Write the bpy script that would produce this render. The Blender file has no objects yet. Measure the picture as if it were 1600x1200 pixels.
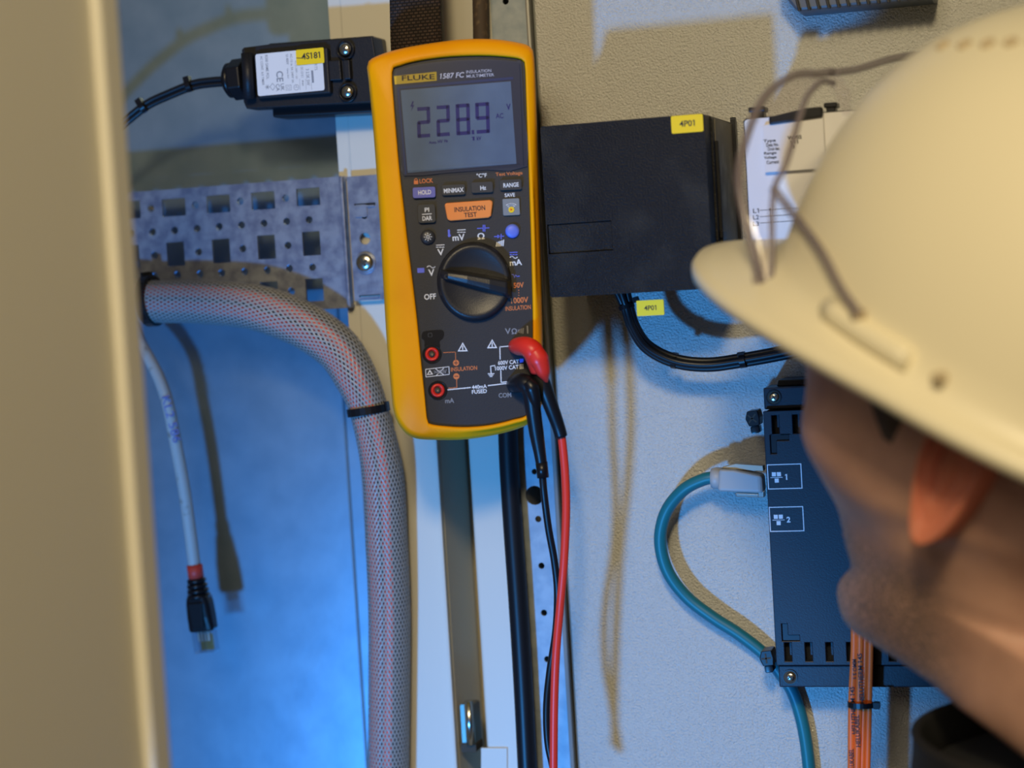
import bpy, bmesh, math, random
from mathutils import Vector, Matrix, geometry
random.seed(7)
SC = bpy.context.scene
COL = SC.collection
R = math.radians

# ------------------------------------------------------------------ camera
FPX = 3100.0
YAW, PITCH, ROLL = R(16.5), R(-3.2), R(3.45)
CAM_DIST = 1.10
fwd = Vector((-math.sin(YAW)*math.cos(PITCH), math.cos(YAW)*math.cos(PITCH), math.sin(PITCH)))
right0 = fwd.cross(Vector((0, 0, 1))).normalized()
up0 = right0.cross(fwd).normalized()
RT = right0*math.cos(ROLL) - up0*math.sin(ROLL)
UP = up0*math.cos(ROLL) + right0*math.sin(ROLL)
CP = -fwd*CAM_DIST
cd = bpy.data.cameras.new('camera'); cam = bpy.data.objects.new('camera', cd); COL.objects.link(cam)
m = Matrix((RT, UP, -fwd)).transposed().to_4x4(); m.translation = CP
cam.matrix_world = m
cd.sensor_width = 36; cd.lens = 36*FPX/1600.0
cd.clip_start = 0.02; cd.clip_end = 50
cd.dof.use_dof = True; cd.dof.focus_distance = 1.045; cd.dof.aperture_fstop = 4.2
SC.camera = cam

# ------------------------------------------------------------------ world, lights, exposure
w = bpy.data.worlds.new('world'); SC.world = w; w.use_nodes = True
bg = w.node_tree.nodes['Background']; bg.inputs[0].default_value = (1.0, 0.86, 0.66, 1); bg.inputs[1].default_value = 0.055
def area(name, loc, target, size, power, color):
    d = bpy.data.lights.new(name, 'AREA'); d.shape = 'DISK'; d.size = size; d.energy = power; d.color = color
    o = bpy.data.objects.new(name, d); COL.objects.link(o); o.location = loc
    o.rotation_euler = (Vector(target)-Vector(loc)).to_track_quat('-Z', 'Y').to_euler()
    return o
ld = bpy.data.lights.new('blue_torch', 'SPOT'); ld.energy = 50.0; ld.color = (0.05, 0.36, 1.0); ld.shadow_soft_size = 0.035; ld.spot_size = R(50); ld.spot_blend = 0.30
blue = bpy.data.objects.new('blue_torch', ld); COL.objects.link(blue); blue.location = (-0.17, -1.0, -0.52)
blue.rotation_euler = (Vector((-0.215, 0.0, -0.07))-blue.location).to_track_quat('-Z', 'Y').to_euler()
warm = area('warm_ceiling_light', (0.36, -1.6, 0.80), (0.05, 0.0, 0.0), 0.20, 12.5, (1.0, 0.79, 0.44))
fill = area('warm_fill_light', (0.05, -2.2, 1.1), (0.0, 0.0, 0.0), 0.9, 11.5, (1.0, 0.85, 0.62))  # added fill behind the camera, brightens hat, face, wires and door
SC.view_settings.view_transform = 'Standard'; SC.view_settings.look = 'None'
SC.view_settings.gamma = 1.0; SC.view_settings.use_curve_mapping = False
SC.view_settings.exposure = 0.0
SC.render.film_transparent = False

# ------------------------------------------------------------------ geometry helpers
def ray(px, py):
    return (fwd*FPX + RT*(px-800) + UP*(600-py)).normalized()
def C(px, py, depth):                       # a point at a depth along the view axis
    return CP + (fwd*FPX + RT*(px-800) + UP*(600-py))*(depth/FPX)
class Fr:
    def __init__(s, o, U, V):
        s.o = Vector(o); s.U = Vector(U).normalized(); s.N = s.U.cross(Vector(V)).normalized(); s.V = s.N.cross(s.U)
    def p(s, u, v, h=0): return s.o + s.U*u + s.V*v + s.N*h
    def w(s, px, py, h=0):
        d = ray(px, py); q = s.o + s.N*h
        return CP + d*((q-CP).dot(s.N)/d.dot(s.N))
    def uv(s, px, py, h=0):
        q = s.w(px, py, h)-s.o; return (q.dot(s.U), q.dot(s.V))
    def sc(s, px, py, h=0):                 # metres per pixel near that pixel along U and V
        q = s.w(px, py, h); d = (q-CP).dot(fwd)
        def pr(a):
            x = a-CP; z = x.dot(fwd); return Vector((x.dot(RT)/z*FPX, x.dot(UP)/z*FPX))
        a = pr(q)
        return (0.01/(pr(q+s.U*0.01)-a).length, 0.01/(pr(q+s.V*0.01)-a).length)
    def sub(s, u, v, h=0, ang=0):
        c, sn = math.cos(ang), math.sin(ang)
        return Fr(s.p(u, v, h), s.U*c+s.V*sn, s.V*c-s.U*sn)
def wall(y): return Fr((0, y, 0), (1, 0, 0), (0, 0, 1))     # N points to -y, out of the cabinet
def P(px, py, y): return wall(y).w(px, py)

def rrect(cx, cy, w_, h_, r=0.0, n=5):
    if r <= 0: return [(cx-w_/2, cy-h_/2), (cx+w_/2, cy-h_/2), (cx+w_/2, cy+h_/2), (cx-w_/2, cy+h_/2)]
    r = min(r, w_/2*.999, h_/2*.999); o = []
    for i, (sx, sy) in enumerate(((1, -1), (1, 1), (-1, 1), (-1, -1))):
        a0 = -math.pi/2 + i*math.pi/2
        for k in range(n+1):
            a = a0 + k/n*math.pi/2
            o.append((cx+sx*(w_/2-r)+r*math.cos(a), cy+sy*(h_/2-r)+r*math.sin(a)))
    return o
def circ(cx, cy, r, n=24, ry=None):
    return [(cx+r*math.cos(2*math.pi*k/n), cy+(ry or r)*math.sin(2*math.pi*k/n)) for k in range(n)]
def crom(pts, n=8, closed=False):
    P_ = [Vector(p) for p in pts]; out = []; L = len(P_)
    rng = range(L) if closed else range(L-1)
    for i in rng:
        if closed: a, b, c, d = P_[(i-1) % L], P_[i], P_[(i+1) % L], P_[(i+2) % L]
        else:
            b, c = P_[i], P_[i+1]; a = P_[i-1] if i > 0 else b*2-c; d = P_[i+2] if i+2 < L else c*2-b
        for k in range(n):
            t = k/n
            out.append(0.5*((2*b)+(c-a)*t+(2*a-5*b+4*c-d)*t*t+(3*b-a-3*c+d)*t**3))
    if not closed: out.append(P_[-1])
    return out

class MB:
    def __init__(s): s.v = []; s.f = []; s.mi = []; s.sm = []; s.uv = {}; s.m = 0; s.smooth = False
    def face(s, idx, uvs=None):
        s.f.append(tuple(idx)); s.mi.append(s.m); s.sm.append(s.smooth)
        if uvs: s.uv[len(s.f)-1] = uvs
    def add(s, pts):
        b = len(s.v); s.v += [Vector(p) for p in pts]; return b
    def prism(s, fr, poly, h0, h1, holes=(), cap0=True):
        loops = [list(poly)] + [list(h) for h in holes]
        flat = [p for l in loops for p in l]
        tris = geometry.tessellate_polygon([[Vector((p[0], p[1], 0)) for p in l] for l in loops]) if (holes or len(poly) > 4) else None
        b0 = s.add([fr.p(p[0], p[1], h0) for p in flat]); b1 = s.add([fr.p(p[0], p[1], h1) for p in flat])
        def ar(t): a, b, c = [flat[i] for i in t]; return (b[0]-a[0])*(c[1]-a[1])-(b[1]-a[1])*(c[0]-a[0])
        up = h1 > h0
        if tris is None:
            A = sum(flat[i][0]*flat[(i+1) % len(flat)][1]-flat[(i+1) % len(flat)][0]*flat[i][1] for i in range(len(flat)))
            q = list(range(len(flat)))
            if (A < 0) == up: q = q[::-1]
            s.face([b1+i for i in q])
            if cap0: s.face([b0+i for i in q[::-1]])
        else:
            for t in tris:
                if abs(ar(t)) < 1e-14: continue
                q = list(t)
                if (ar(q) < 0) == up: q = q[::-1]
                s.face([b1+i for i in q])
                if cap0: s.face([b0+i for i in q[::-1]])
        k = 0
        for li, l in enumerate(loops):
            A = sum(l[i][0]*l[(i+1) % len(l)][1]-l[(i+1) % len(l)][0]*l[i][1] for i in range(len(l)))
            fl = ((A > 0) == up) ^ (li > 0)
            for i in range(len(l)):
                a, b = k+i, k+(i+1) % len(l)
                q = [b0+a, b0+b, b1+b, b1+a]
                s.face(q if fl else q[::-1])
            k += len(l)
        return s
    def flat(s, fr, poly, h, holes=()): return s.prism(fr, poly, h-0.00004, h, holes)
    def loft(s, rings, closed=True, cap0=False, cap1=False, uvs=False):
        n = len(rings[0]); bs = [s.add(r) for r in rings]
        for i in range(len(rings)-1):
            for k in range(n if closed else n-1):
                k2 = (k+1) % n
                s.face([bs[i]+k, bs[i]+k2, bs[i+1]+k2, bs[i+1]+k])
        if cap0: s.face([bs[0]+k for k in range(n)][::-1])
        if cap1: s.face([bs[-1]+k for k in range(n)])
        return s
    def tube(s, pts, r, seg=12, caps=True, sq=1.0, upv=None, res=0):
        pts = [Vector(p) for p in pts]
        if res:
            n0 = len(pts)
            rr = r if isinstance(r, (list, tuple)) else [r]*n0
            q = crom([(*p,) for p in pts], res); rr2 = []
            for i in range(n0-1):
                for k in range(res): rr2.append(rr[i]+(rr[i+1]-rr[i])*k/res)
            rr2.append(rr[-1]); pts = q; r = rr2
        n = len(pts); rr = r if isinstance(r, (list, tuple)) else [r]*n
        T = [(pts[min(i+1, n-1)]-pts[max(i-1, 0)]).normalized() for i in range(n)]
        a = upv if upv is not None else (Vector((0, -1, 0)) if abs(T[0].y) < .9 else Vector((0, 0, 1)))
        a = Vector(a); x = (a-T[0]*a.dot(T[0])).normalized(); L = 0; prev = None
        for i in range(n):
            if i: L += (pts[i]-pts[i-1]).length
            if upv is not None: a = Vector(upv); x = (a-T[i]*a.dot(T[i])).normalized()
            else: x = (x-T[i]*x.dot(T[i])).normalized()
            y = T[i].cross(x)
            b = s.add([pts[i]+(x*math.cos(t)*sq+y*math.sin(t))*rr[i] for t in [2*math.pi*k/seg for k in range(seg)]])
            if prev is not None:
                for k in range(seg):
                    k2 = (k+1) % seg
                    s.face([prev[0]+k, prev[0]+k2, b+k2, b+k], [(k/seg, prev[1]), ((k+1)/seg, prev[1]), ((k+1)/seg, L), (k/seg, L)])
            elif caps: s.face([b+k for k in range(seg)][::-1])
            prev = (b, L)
        if caps: s.face([prev[0]+k for k in range(seg)])
        return s
    def lathe(s, fr, prof, seg=24):          # prof: list of (radius, height)
        rings = [[fr.p(max(r, 1e-5)*math.cos(2*math.pi*k/seg), max(r, 1e-5)*math.sin(2*math.pi*k/seg), h) for k in range(seg)] for r, h in prof]
        return s.loft(rings, cap0=True, cap1=True)
    def grid(s, rows):                       # open grid surface
        bs = [s.add(r) for r in rows]
        for i in range(len(rows)-1):
            for k in range(len(rows[0])-1):
                s.face([bs[i]+k, bs[i]+k+1, bs[i+1]+k+1, bs[i+1]+k])
        return s
    def text(s, fr, body, cx, cy, w_=None, h_=None, ang=0, bold=0.0, shear=0.0, h=0.00006):
        """lettering centred on (cx, cy) in the frame, fitted to a width and/or height in metres"""
        cu = bpy.data.curves.new('t', 'FONT'); cu.body = body; cu.offset = bold; cu.shear = shear
        cu.resolution_u = 3; cu.space_line = 0.9; cu.align_x = 'CENTER'
        ob = bpy.data.objects.new('t', cu); me = bpy.data.meshes.new_from_object(ob)
        xs = [v.co.x for v in me.vertices]; ys = [v.co.y for v in me.vertices]
        if not xs: return s
        W, H = max(xs)-min(xs), max(ys)-min(ys); mx, my = (max(xs)+min(xs))/2, (max(ys)+min(ys))/2
        sx = w_/W if w_ else None; sy = h_/H if h_ else None
        sx = sx or sy; sy = sy or sx
        c, sn = math.cos(ang), math.sin(ang)
        def tr(v):
            x, y = (v.co.x-mx)*sx, (v.co.y-my)*sy
            return fr.p(cx+x*c-y*sn, cy+x*sn+y*c, h)
        b = s.add([tr(v) for v in me.vertices])
        for p in me.polygons: s.face([b+i for i in p.vertices])
        if '1' in body and '\n' not in body:      # the built-in font has no flag on its figure one
            ytop = max(ys)
            x_left = min(xs)
            for i, ch in enumerate(body):
                if ch != '1': continue
                cu.body = body[:i+1]; cu.align_x = 'LEFT'; m2 = bpy.data.meshes.new_from_object(ob)
                l0 = min(v.co.x for v in m2.vertices); xr = max(v.co.x for v in m2.vertices)-l0+x_left-shear*.0; bpy.data.meshes.remove(m2)
                wv_ = .10+2*bold
                fl_ = [(xr-wv_, ytop), (xr-wv_-.12, ytop-.10), (xr-wv_-.12, ytop-.20), (xr-wv_+.02, ytop-.12)]
                class _V: pass
                q = []
                for fx, fy in fl_:
                    o_ = _V(); o_.co = Vector((fx, fy, 0)); q.append(tr(o_))
                b2 = s.add(q); s.face([b2+k for k in (0, 1, 2, 3)])
        bpy.data.objects.remove(ob); bpy.data.curves.remove(cu); bpy.data.meshes.remove(me)
        return s
    def line(s, fr, pts, wd, h=0.00006):
        pts = [Vector(p) for p in pts]
        for a, b in zip(pts, pts[1:]):
            d = (b-a).normalized()*wd/2; n = Vector((-d.y, d.x))
            s.prism(fr, [a-d-n, b+d-n, b+d+n, a-d+n], h-0.00003, h)
        return s
    def build(s, name, mats, parent=None, origin=None, bevel=0, bseg=2, sub=0, fix=False, label=None):
        me = bpy.data.meshes.new(name)
        if parent is None:
            if origin is None:
                xs = [v.x for v in s.v]; ys = [v.y for v in s.v]; zs = [v.z for v in s.v]
                origin = Vector(((min(xs)+max(xs))/2, (min(ys)+max(ys))/2, min(zs)))
            M = Matrix.Translation(origin); W = M
        else: W = WM[parent.name]; M = None
        inv = W.inverted()
        me.from_pydata([inv @ v for v in s.v], [], s.f)
        mats = mats if isinstance(mats, (list, tuple)) else [mats]
        for mt in mats: me.materials.append(mt)
        me.polygons.foreach_set('material_index', s.mi); me.polygons.foreach_set('use_smooth', s.sm)
        if s.uv:
            ul = me.uv_layers.new(name='UVMap')
            for fi, uvs in s.uv.items():
                for li, q in zip(me.polygons[fi].loop_indices, uvs): ul.data[li].uv = q
        if fix:
            bm = bmesh.new(); bm.from_mesh(me); bmesh.ops.remove_doubles(bm, verts=bm.verts, dist=1e-6)
            bmesh.ops.recalc_face_normals(bm, faces=bm.faces); bm.to_mesh(me); bm.free()
        me.update()
        o = bpy.data.objects.new(name, me); COL.objects.link(o)
        if parent is not None:
            o.parent = parent; WM[o.name] = W
        else:
            o.matrix_world = M; WM[o.name] = M
        if bevel:
            b = o.modifiers.new('bevel', 'BEVEL'); b.width = bevel; b.segments = bseg; b.limit_method = 'ANGLE'; b.angle_limit = R(35)
            b.harden_normals = False
        if sub:
            b = o.modifiers.new('sub', 'SUBSURF'); b.levels = sub; b.render_levels = sub
        if label: o['label'] = label
        return o
WM = {}
def thing(name, label, cat, loc, group=None, rot=None):
    o = bpy.data.objects.new(name, None); COL.objects.link(o); o.empty_display_size = .01
    M = Matrix.Translation(Vector(loc))
    if rot is not None: M = M @ rot.to_4x4()
    o.matrix_world = M; WM[o.name] = M
    return tag(o, label, cat, group)
def tag(o, label, cat, group=None):
    o['label'] = label; o['category'] = cat
    if group: o['group'] = group
    return o
def struct(o): o['kind'] = 'structure'; return o

# ------------------------------------------------------------------ materials
def mat(name, col, rough=.5, metal=0.0, spec=.5, bump=None, var=None, coat=0, emis=None, alpha=1.0, sss=0, trans=0, ior=1.45, aniso=0):
    m = bpy.data.materials.new(name); m.use_nodes = True; nt = m.node_tree; b = nt.nodes['Principled BSDF']
    b.inputs['Base Color'].default_value = (*col, 1); b.inputs['Roughness'].default_value = rough
    b.inputs['Metallic'].default_value = metal; b.inputs['Specular IOR Level'].default_value = spec
    b.inputs['Coat Weight'].default_value = coat; b.inputs['Alpha'].default_value = alpha
    b.inputs['Transmission Weight'].default_value = trans; b.inputs['IOR'].default_value = ior
    if sss: b.inputs['Subsurface Weight'].default_value = sss; b.inputs['Subsurface Radius'].default_value = (.012, .005, .003); b.inputs['Subsurface Scale'].default_value = 1.0
    tc = nt.nodes.new('ShaderNodeTexCoord')
    if bump:
        kind, scale, strength, dist = bump
        if kind == 'voronoi': t = nt.nodes.new('ShaderNodeTexVoronoi'); t.feature = 'SMOOTH_F1'; t.inputs['Scale'].default_value = scale; out = t.outputs['Distance']
        else: t = nt.nodes.new('ShaderNodeTexNoise'); t.inputs['Scale'].default_value = scale; t.inputs['Detail'].default_value = 3; out = t.outputs['Fac']
        nt.links.new(tc.outputs['Object'], t.inputs['Vector'])
        bp = nt.nodes.new('ShaderNodeBump'); bp.inputs['Strength'].default_value = strength; bp.inputs['Distance'].default_value = dist
        nt.links.new(out, bp.inputs['Height']); nt.links.new(bp.outputs['Normal'], b.inputs['Normal'])
    if var:                                   # (scale, second colour, amount low, high)
        scale, c2, lo, hi = var
        t = nt.nodes.new('ShaderNodeTexNoise'); t.inputs['Scale'].default_value = scale; t.inputs['Detail'].default_value = 4
        nt.links.new(tc.outputs['Object'], t.inputs['Vector'])
        r = nt.nodes.new('ShaderNodeMapRange'); r.inputs['From Min'].default_value = lo; r.inputs['From Max'].default_value = hi
        nt.links.new(t.outputs['Fac'], r.inputs['Value'])
        mx = nt.nodes.new('ShaderNodeMix'); mx.data_type = 'RGBA'
        mx.inputs[6].default_value = (*col, 1); mx.inputs[7].default_value = (*c2, 1)
        nt.links.new(r.outputs['Result'], mx.inputs[0]); nt.links.new(mx.outputs[2], b.inputs['Base Color'])
    return m
def clear_mat(name, tint, rough=.03, ior=1.5, fac=None):
    m = bpy.data.materials.new(name); m.use_nodes = True; nt = m.node_tree
    for n in list(nt.nodes): nt.nodes.remove(n)
    o = nt.nodes.new('ShaderNodeOutputMaterial'); t = nt.nodes.new('ShaderNodeBsdfTransparent'); t.inputs[0].default_value = (*tint, 1)
    g = nt.nodes.new('ShaderNodeBsdfGlossy'); g.inputs['Roughness'].default_value = rough
    lw_ = nt.nodes.new('ShaderNodeLayerWeight'); lw_.inputs[0].default_value = .5
    pw = nt.nodes.new('ShaderNodeMath'); pw.operation = 'POWER'; pw.inputs[1].default_value = 4.0; nt.links.new(lw_.outputs['Facing'], pw.inputs[0])
    f = nt.nodes.new('ShaderNodeMath'); f.operation = 'MULTIPLY_ADD'; f.inputs[1].default_value = .5; f.inputs[2].default_value = .04*(ior-1)/.5; nt.links.new(pw.outputs[0], f.inputs[0])
    mx = nt.nodes.new('ShaderNodeMixShader')
    nt.links.new(f.outputs[0], mx.inputs[0]); nt.links.new(t.outputs[0], mx.inputs[1]); nt.links.new(g.outputs[0], mx.inputs[2]); nt.links.new(mx.outputs[0], o.inputs[0])
    return m

M = {}
M['panel'] = mat('hammered_panel_paint', (.57, .57, .54), .14, spec=.7, bump=('noise', 820, 1.0, .0017))
M['paint'] = mat('cabinet_paint', (.62, .60, .53), .42)
M['door'] = mat('door_paint', (.76, .73, .63), .5, bump=('noise', 500, .15, .0003))
M['galv'] = mat('galvanised_sheet', (.37, .50, .62), .36, metal=.9, bump=('noise', 60, .10, .0006), var=(45, (.29, .42, .54), .35, .7))  # cyan tint stands in for part of the blue light on the sheet
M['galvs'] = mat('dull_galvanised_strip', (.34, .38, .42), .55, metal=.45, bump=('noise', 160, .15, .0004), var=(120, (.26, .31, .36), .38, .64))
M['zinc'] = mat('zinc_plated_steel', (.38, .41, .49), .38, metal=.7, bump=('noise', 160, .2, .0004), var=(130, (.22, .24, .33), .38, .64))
M['steel'] = mat('bright_screw_steel', (.72, .70, .62), .22, metal=1.0)
M['dark'] = mat('dark_gap', (.05, .045, .035), .8)
M['brown'] = mat('brown_strip', (.065, .045, .032), .7, var=(200, (.16, .11, .06), .55, .7))
M['blackp'] = mat('black_plastic', (.012, .0125, .016), .45, spec=.35, bump=('noise', 900, .35, .0003))
M['blackbox'] = mat('black_textured_plastic', (.006, .006, .008), .42, spec=.22, bump=('noise', 1100, .7, .0004), var=(45, (.020, .019, .018), .5, .75))
M['blacks'] = mat('black_smooth_plastic', (.008, .008, .010), .32, spec=.4)
M['rubber'] = mat('black_rubber', (.008, .009, .012), .38, spec=.4)
M['module'] = mat('module_plastic', (.010, .012, .020), .42, spec=.4, bump=('noise', 1200, .3, .0002))
M['yellow'] = mat('yellow_holster_rubber', (1.0, .41, .0), .45, spec=.25, bump=('noise', 1500, .08, .0002), var=(25, (.93, .36, .0), .45, .7))
M['face'] = mat('meter_face', (.022, .023, .029), .5, bump=('noise', 1500, .3, .0002))
M['white'] = mat('white_print', (.80, .80, .82), .5)
M['greyp'] = mat('grey_print', (.25, .26, .29), .5)
M['orange'] = mat('orange_print', (.72, .20, .06), .5)
M['bluep'] = mat('blue_print', (.13, .17, .80), .45)
M['inkd'] = mat('dark_print', (.02, .02, .022), .6)
M['lcd'] = mat('lcd_glass', (.12, .18, .24), .5, var=(55, (.15, .22, .28), .35, .65), bump=('noise', 1500, .2, .0002))
M['lcdink'] = mat('lcd_segments', (.015, .015, .15), .5)
M['bezel'] = mat('window_bezel', (.045, .048, .065), .3)
M['obtn'] = mat('orange_button', (.93, .28, .06), .42)
M['pbtn'] = mat('purple_button', (.14, .15, .52), .42)
M['bbtn'] = mat('blue_button', (.14, .20, .74), .42)
M['kbtn'] = mat('black_button', (.035, .037, .045), .4)
M['gbtn'] = mat('grey_button', (.22, .24, .26), .45)
M['dial'] = mat('dial_plastic', (.018, .018, .021), .38, bump=('noise', 1600, .25, .0002))
M['redp'] = mat('red_plastic', (.82, .035, .022), .35, spec=.5)
M['redc'] = mat('red_cable', (.80, .045, .025), .38)
M['jack'] = mat('red_jack', (.75, .03, .02), .35)
M['tagy'] = mat('yellow_tag', (.93, .62, .01), .45)
M['tagg'] = mat('yellow_green_tag', (.75, .66, .02), .5)
M['label'] = mat('paper_label', (.74, .73, .73), .5)
M['greyc'] = mat('grey_cable_jacket', (.42, .44, .43), .45, var=(150, (.22, .19, .15), .60, .75))
M['bluei'] = mat('blue_ink', (.14, .15, .42), .6)
M['redband'] = mat('red_band', (.65, .05, .03), .5)
M['clear'] = clear_mat('clear_polycarbonate', (.86, .88, .90), .08)
M['goggle'] = clear_mat('clear_goggle_lens', (.965, .95, .965), .12, 1.25)
M['gogframe'] = mat('smoked_clear_frame', (.26, .22, .25), .2, alpha=.62)
M['lens'] = clear_mat('display_window', (.92, .93, .98), .16, 1.5)
M['gold'] = mat('gold_contacts', (.9, .6, .2), .25, metal=1)
M['teal'] = mat('teal_cable', (.010, .15, .19), .42)
M['rjgrey'] = mat('grey_connector', (.40, .40, .39), .45)
M['orangew'] = mat('orange_wire', (.85, .17, .03), .42)
M['hat'] = mat('hard_hat_shell', (.95, .88, .67), .36, spec=.5)
M['hatd'] = mat('hat_vent', (.55, .45, .30), .6)
M['hatband'] = mat('hat_harness', (.30, .27, .22), .7)
M['skin'] = mat('skin', (.64, .37, .28), .50, sss=.10, bump=('noise', 320, .12, .0008), var=(32, (.50, .28, .21), .38, .68))
M['earskin'] = mat('ear_skin', (.66, .22, .14), .5, sss=.25)
M['hair'] = mat('short_dark_hair', (.11, .085, .07), .85, bump=('noise', 900, .9, .002))
M['jacket'] = mat('black_jacket', (.012, .012, .015), .85, bump=('noise', 500, .3, .001))
M['eye'] = mat('eye_white', (.75, .72, .68), .2)
M['iris'] = mat('eye_iris', (.05, .04, .03), .2)
M['lip'] = mat('lips', (.42, .17, .13), .5)
M['boxside'] = mat('dusty_warm_lit_plastic', (.15, .13, .095), .5, var=(60, (.30, .26, .19), .45, .7), bump=('noise', 900, .4, .0003))  # dust, with warm side light put into the lighter brown
M['webbing'] = mat('woven_webbing', (.018, .013, .011), .85)
M['grille'] = mat('dark_blue_grey_plastic', (.06, .08, .11), .4)

def webbing_nodes(m):
    nt = m.node_tree; b = nt.nodes['Principled BSDF']; tc = nt.nodes.new('ShaderNodeTexCoord')
    br = nt.nodes.new('ShaderNodeTexBrick'); br.inputs['Scale'].default_value = 1.0
    br.inputs['Brick Width'].default_value = .0026; br.inputs['Row Height'].default_value = .0017; br.inputs['Mortar Size'].default_value = .0005
    br.inputs['Mortar Smooth'].default_value = 1.0
    br.inputs['Color1'].default_value = (.030, .021, .018, 1); br.inputs['Color2'].default_value = (.055, .036, .028, 1); br.inputs['Mortar'].default_value = (.006, .004, .004, 1)
    mp = nt.nodes.new('ShaderNodeMapping'); mp.inputs['Rotation'].default_value = (R(90), 0, 0)
    nt.links.new(tc.outputs['Object'], mp.inputs[0]); nt.links.new(mp.outputs[0], br.inputs['Vector'])
    nt.links.new(br.outputs['Color'], b.inputs['Base Color'])
    bp = nt.nodes.new('ShaderNodeBump'); bp.inputs['Distance'].default_value = .0006; bp.inputs['Strength'].default_value = .9; bp.invert = True
    nt.links.new(br.outputs['Fac'], bp.inputs['Height']); nt.links.new(bp.outputs['Normal'], b.inputs['Normal'])
webbing_nodes(M['webbing'])

def braid_mat(strands=34, pitch=.0023):
    m = bpy.data.materials.new('braided_sleeve'); m.use_nodes = True; nt = m.node_tree; L = nt.links.new
    b = nt.nodes['Principled BSDF']; b.inputs['Base Color'].default_value = (.33, .33, .32, 1); b.inputs['Roughness'].default_value = .35
    out = nt.nodes['Material Output']; tc = nt.nodes.new('ShaderNodeTexCoord'); sp = nt.nodes.new('ShaderNodeSeparateXYZ'); L(tc.outputs['UV'], sp.inputs[0])
    def mth(op, a, b_=None):
        n = nt.nodes.new('ShaderNodeMath'); n.operation = op
        for i, x in enumerate((a, b_)):
            if x is None: continue
            if isinstance(x, (int, float)): n.inputs[i].default_value = x
            else: L(x, n.inputs[i])
        return n.outputs[0]
    U = mth('MULTIPLY', sp.outputs[0], strands); V = mth('MULTIPLY', sp.outputs[1], 1/pitch/2)
    a = mth('PINGPONG', mth('ADD', U, V), .5); c = mth('PINGPONG', mth('SUBTRACT', U, V), .5)
    ga = mth('GREATER_THAN', a, .235); gc = mth('GREATER_THAN', c, .235)
    hole = mth('MULTIPLY', ga, gc)
    hgt = mth('MAXIMUM', mth('SUBTRACT', .5, a), mth('SUBTRACT', .5, c))
    bp = nt.nodes.new('ShaderNodeBump'); bp.inputs['Distance'].default_value = .0006; bp.inputs['Strength'].default_value = .8
    L(hgt, bp.inputs['Height']); L(bp.outputs['Normal'], b.inputs['Normal'])
    t = nt.nodes.new('ShaderNodeBsdfTransparent'); mx = nt.nodes.new('ShaderNodeMixShader')
    L(mth('MAXIMUM', mth('MULTIPLY', hole, .98), .10), mx.inputs[0]); L(b.outputs[0], mx.inputs[1]); L(t.outputs[0], mx.inputs[2]); L(mx.outputs[0], out.inputs[0])
    return m
M['braid'] = braid_mat()

# ------------------------------------------------------------------ cabinet shell
def strip(name, x0, x1, y, t, mt, z0=-.36, z1=.42, holes=(), bevel=.0012, mb=None):
    """vertical strip standing in the plane y (front face), x0..x1 in metres"""
    b = mb or MB(); b.prism(wall(y), [(x0, z0), (x1, z0), (x1, z1), (x0, z1)], -t, 0, holes)
    return struct(b.build(name, mt, origin=Vector(((x0+x1)/2, y, z0)), bevel=bevel))
def X(px, y, py=1000): return P(px, py, y).x

YW = .042
xl = X(583, YW); xp = X(893, 0)
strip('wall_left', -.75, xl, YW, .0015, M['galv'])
strip('wall_back', xl+.0025, .75, .058, .0015, M['paint'])
strip('wall_right', xp, .75, 0, .002, M['panel'])
b = MB(); b.prism(wall(.0), [(-.75, -.375), (.75, -.375), (.75, -.362), (-.75, -.362)], -.06, .02)
struct(b.build('floor', M['paint']))
b = MB(); b.prism(wall(.0), [(-.9, .42), (.9, .42), (.9, .43), (-.9, .43)], -.06, .02)
struct(b.build('ceiling', M['paint']))
# frame post left of the recess: a flange with a rolled bright edge
xa, xb = X(592, .004), X(705, .004)
strip('trim_1', xa, xb, .004, .050, M['paint'], bevel=.002)
xc, xd = X(750, .004), X(803, .004)
strip('trim_2', xc, xd+.012, .004, .050, M['paint'], bevel=.0015)
# recess between the two posts, its shade put into a darker tan colour
strip('trim_3', xb+.0002, xc-.0002, .053, .003, mat('shaded_recess_paint', (.42, .37, .26), .6))
strip('trim_11', xb-.0014, xb, .0000, .0038, M['paint'], bevel=.0005)
# perforated galvanised strip next to the mounting panel
yg = .002
xg0, xg1 = X(826, yg), X(880, yg)
holes = []
fg = wall(yg)
for (px, py, r) in ((835, 737, 4.5), (835.5, 774, 15), (841, 811, 5), (846, 884, 5), (850, 957.5, 5), (855, 1030, 5), (859, 1102, 5), (864, 1172, 5), (790, 2, 5), (793, 76, 5)):
    u, v = fg.uv(px, py); holes.append(circ(u, v, r/2.78/1000, 16))
fgx0, fgx1 = xg0, xg1
b = MB(); b.prism(fg, [(xg0, -.36), (xg1, -.36), (xg1, .42), (xg0, .42)], -.0018, 0, holes)
b.prism(fg, [(xg0, -.36), (xg0+.0015, -.36), (xg0+.0015, .42), (xg0, .42)], -.018, -.0018)
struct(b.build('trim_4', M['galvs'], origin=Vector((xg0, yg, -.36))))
# folded return flanges between strip and panel
strip('trim_5', xg1+.0006, xg1+.0030, -.002, .02, mat('edge_zinc', (.50, .50, .48), .35, metal=.5))
strip('trim_6', xg1+.0034, xp-.0006, .004, .02, mat('edge_grey', (.20, .21, .19), .6))
# dark line at the end of the galvanised wall, with its folded edge
strip('trim_7', xl+.0005, xl+.0024, YW-.002, .012, M['dark'], bevel=0)
strip('trim_8', X(560, YW), X(563, YW), YW-.0015, .0014, mat('fold_line', (.10, .16, .22), .5), bevel=0, z1=.10)

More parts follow.
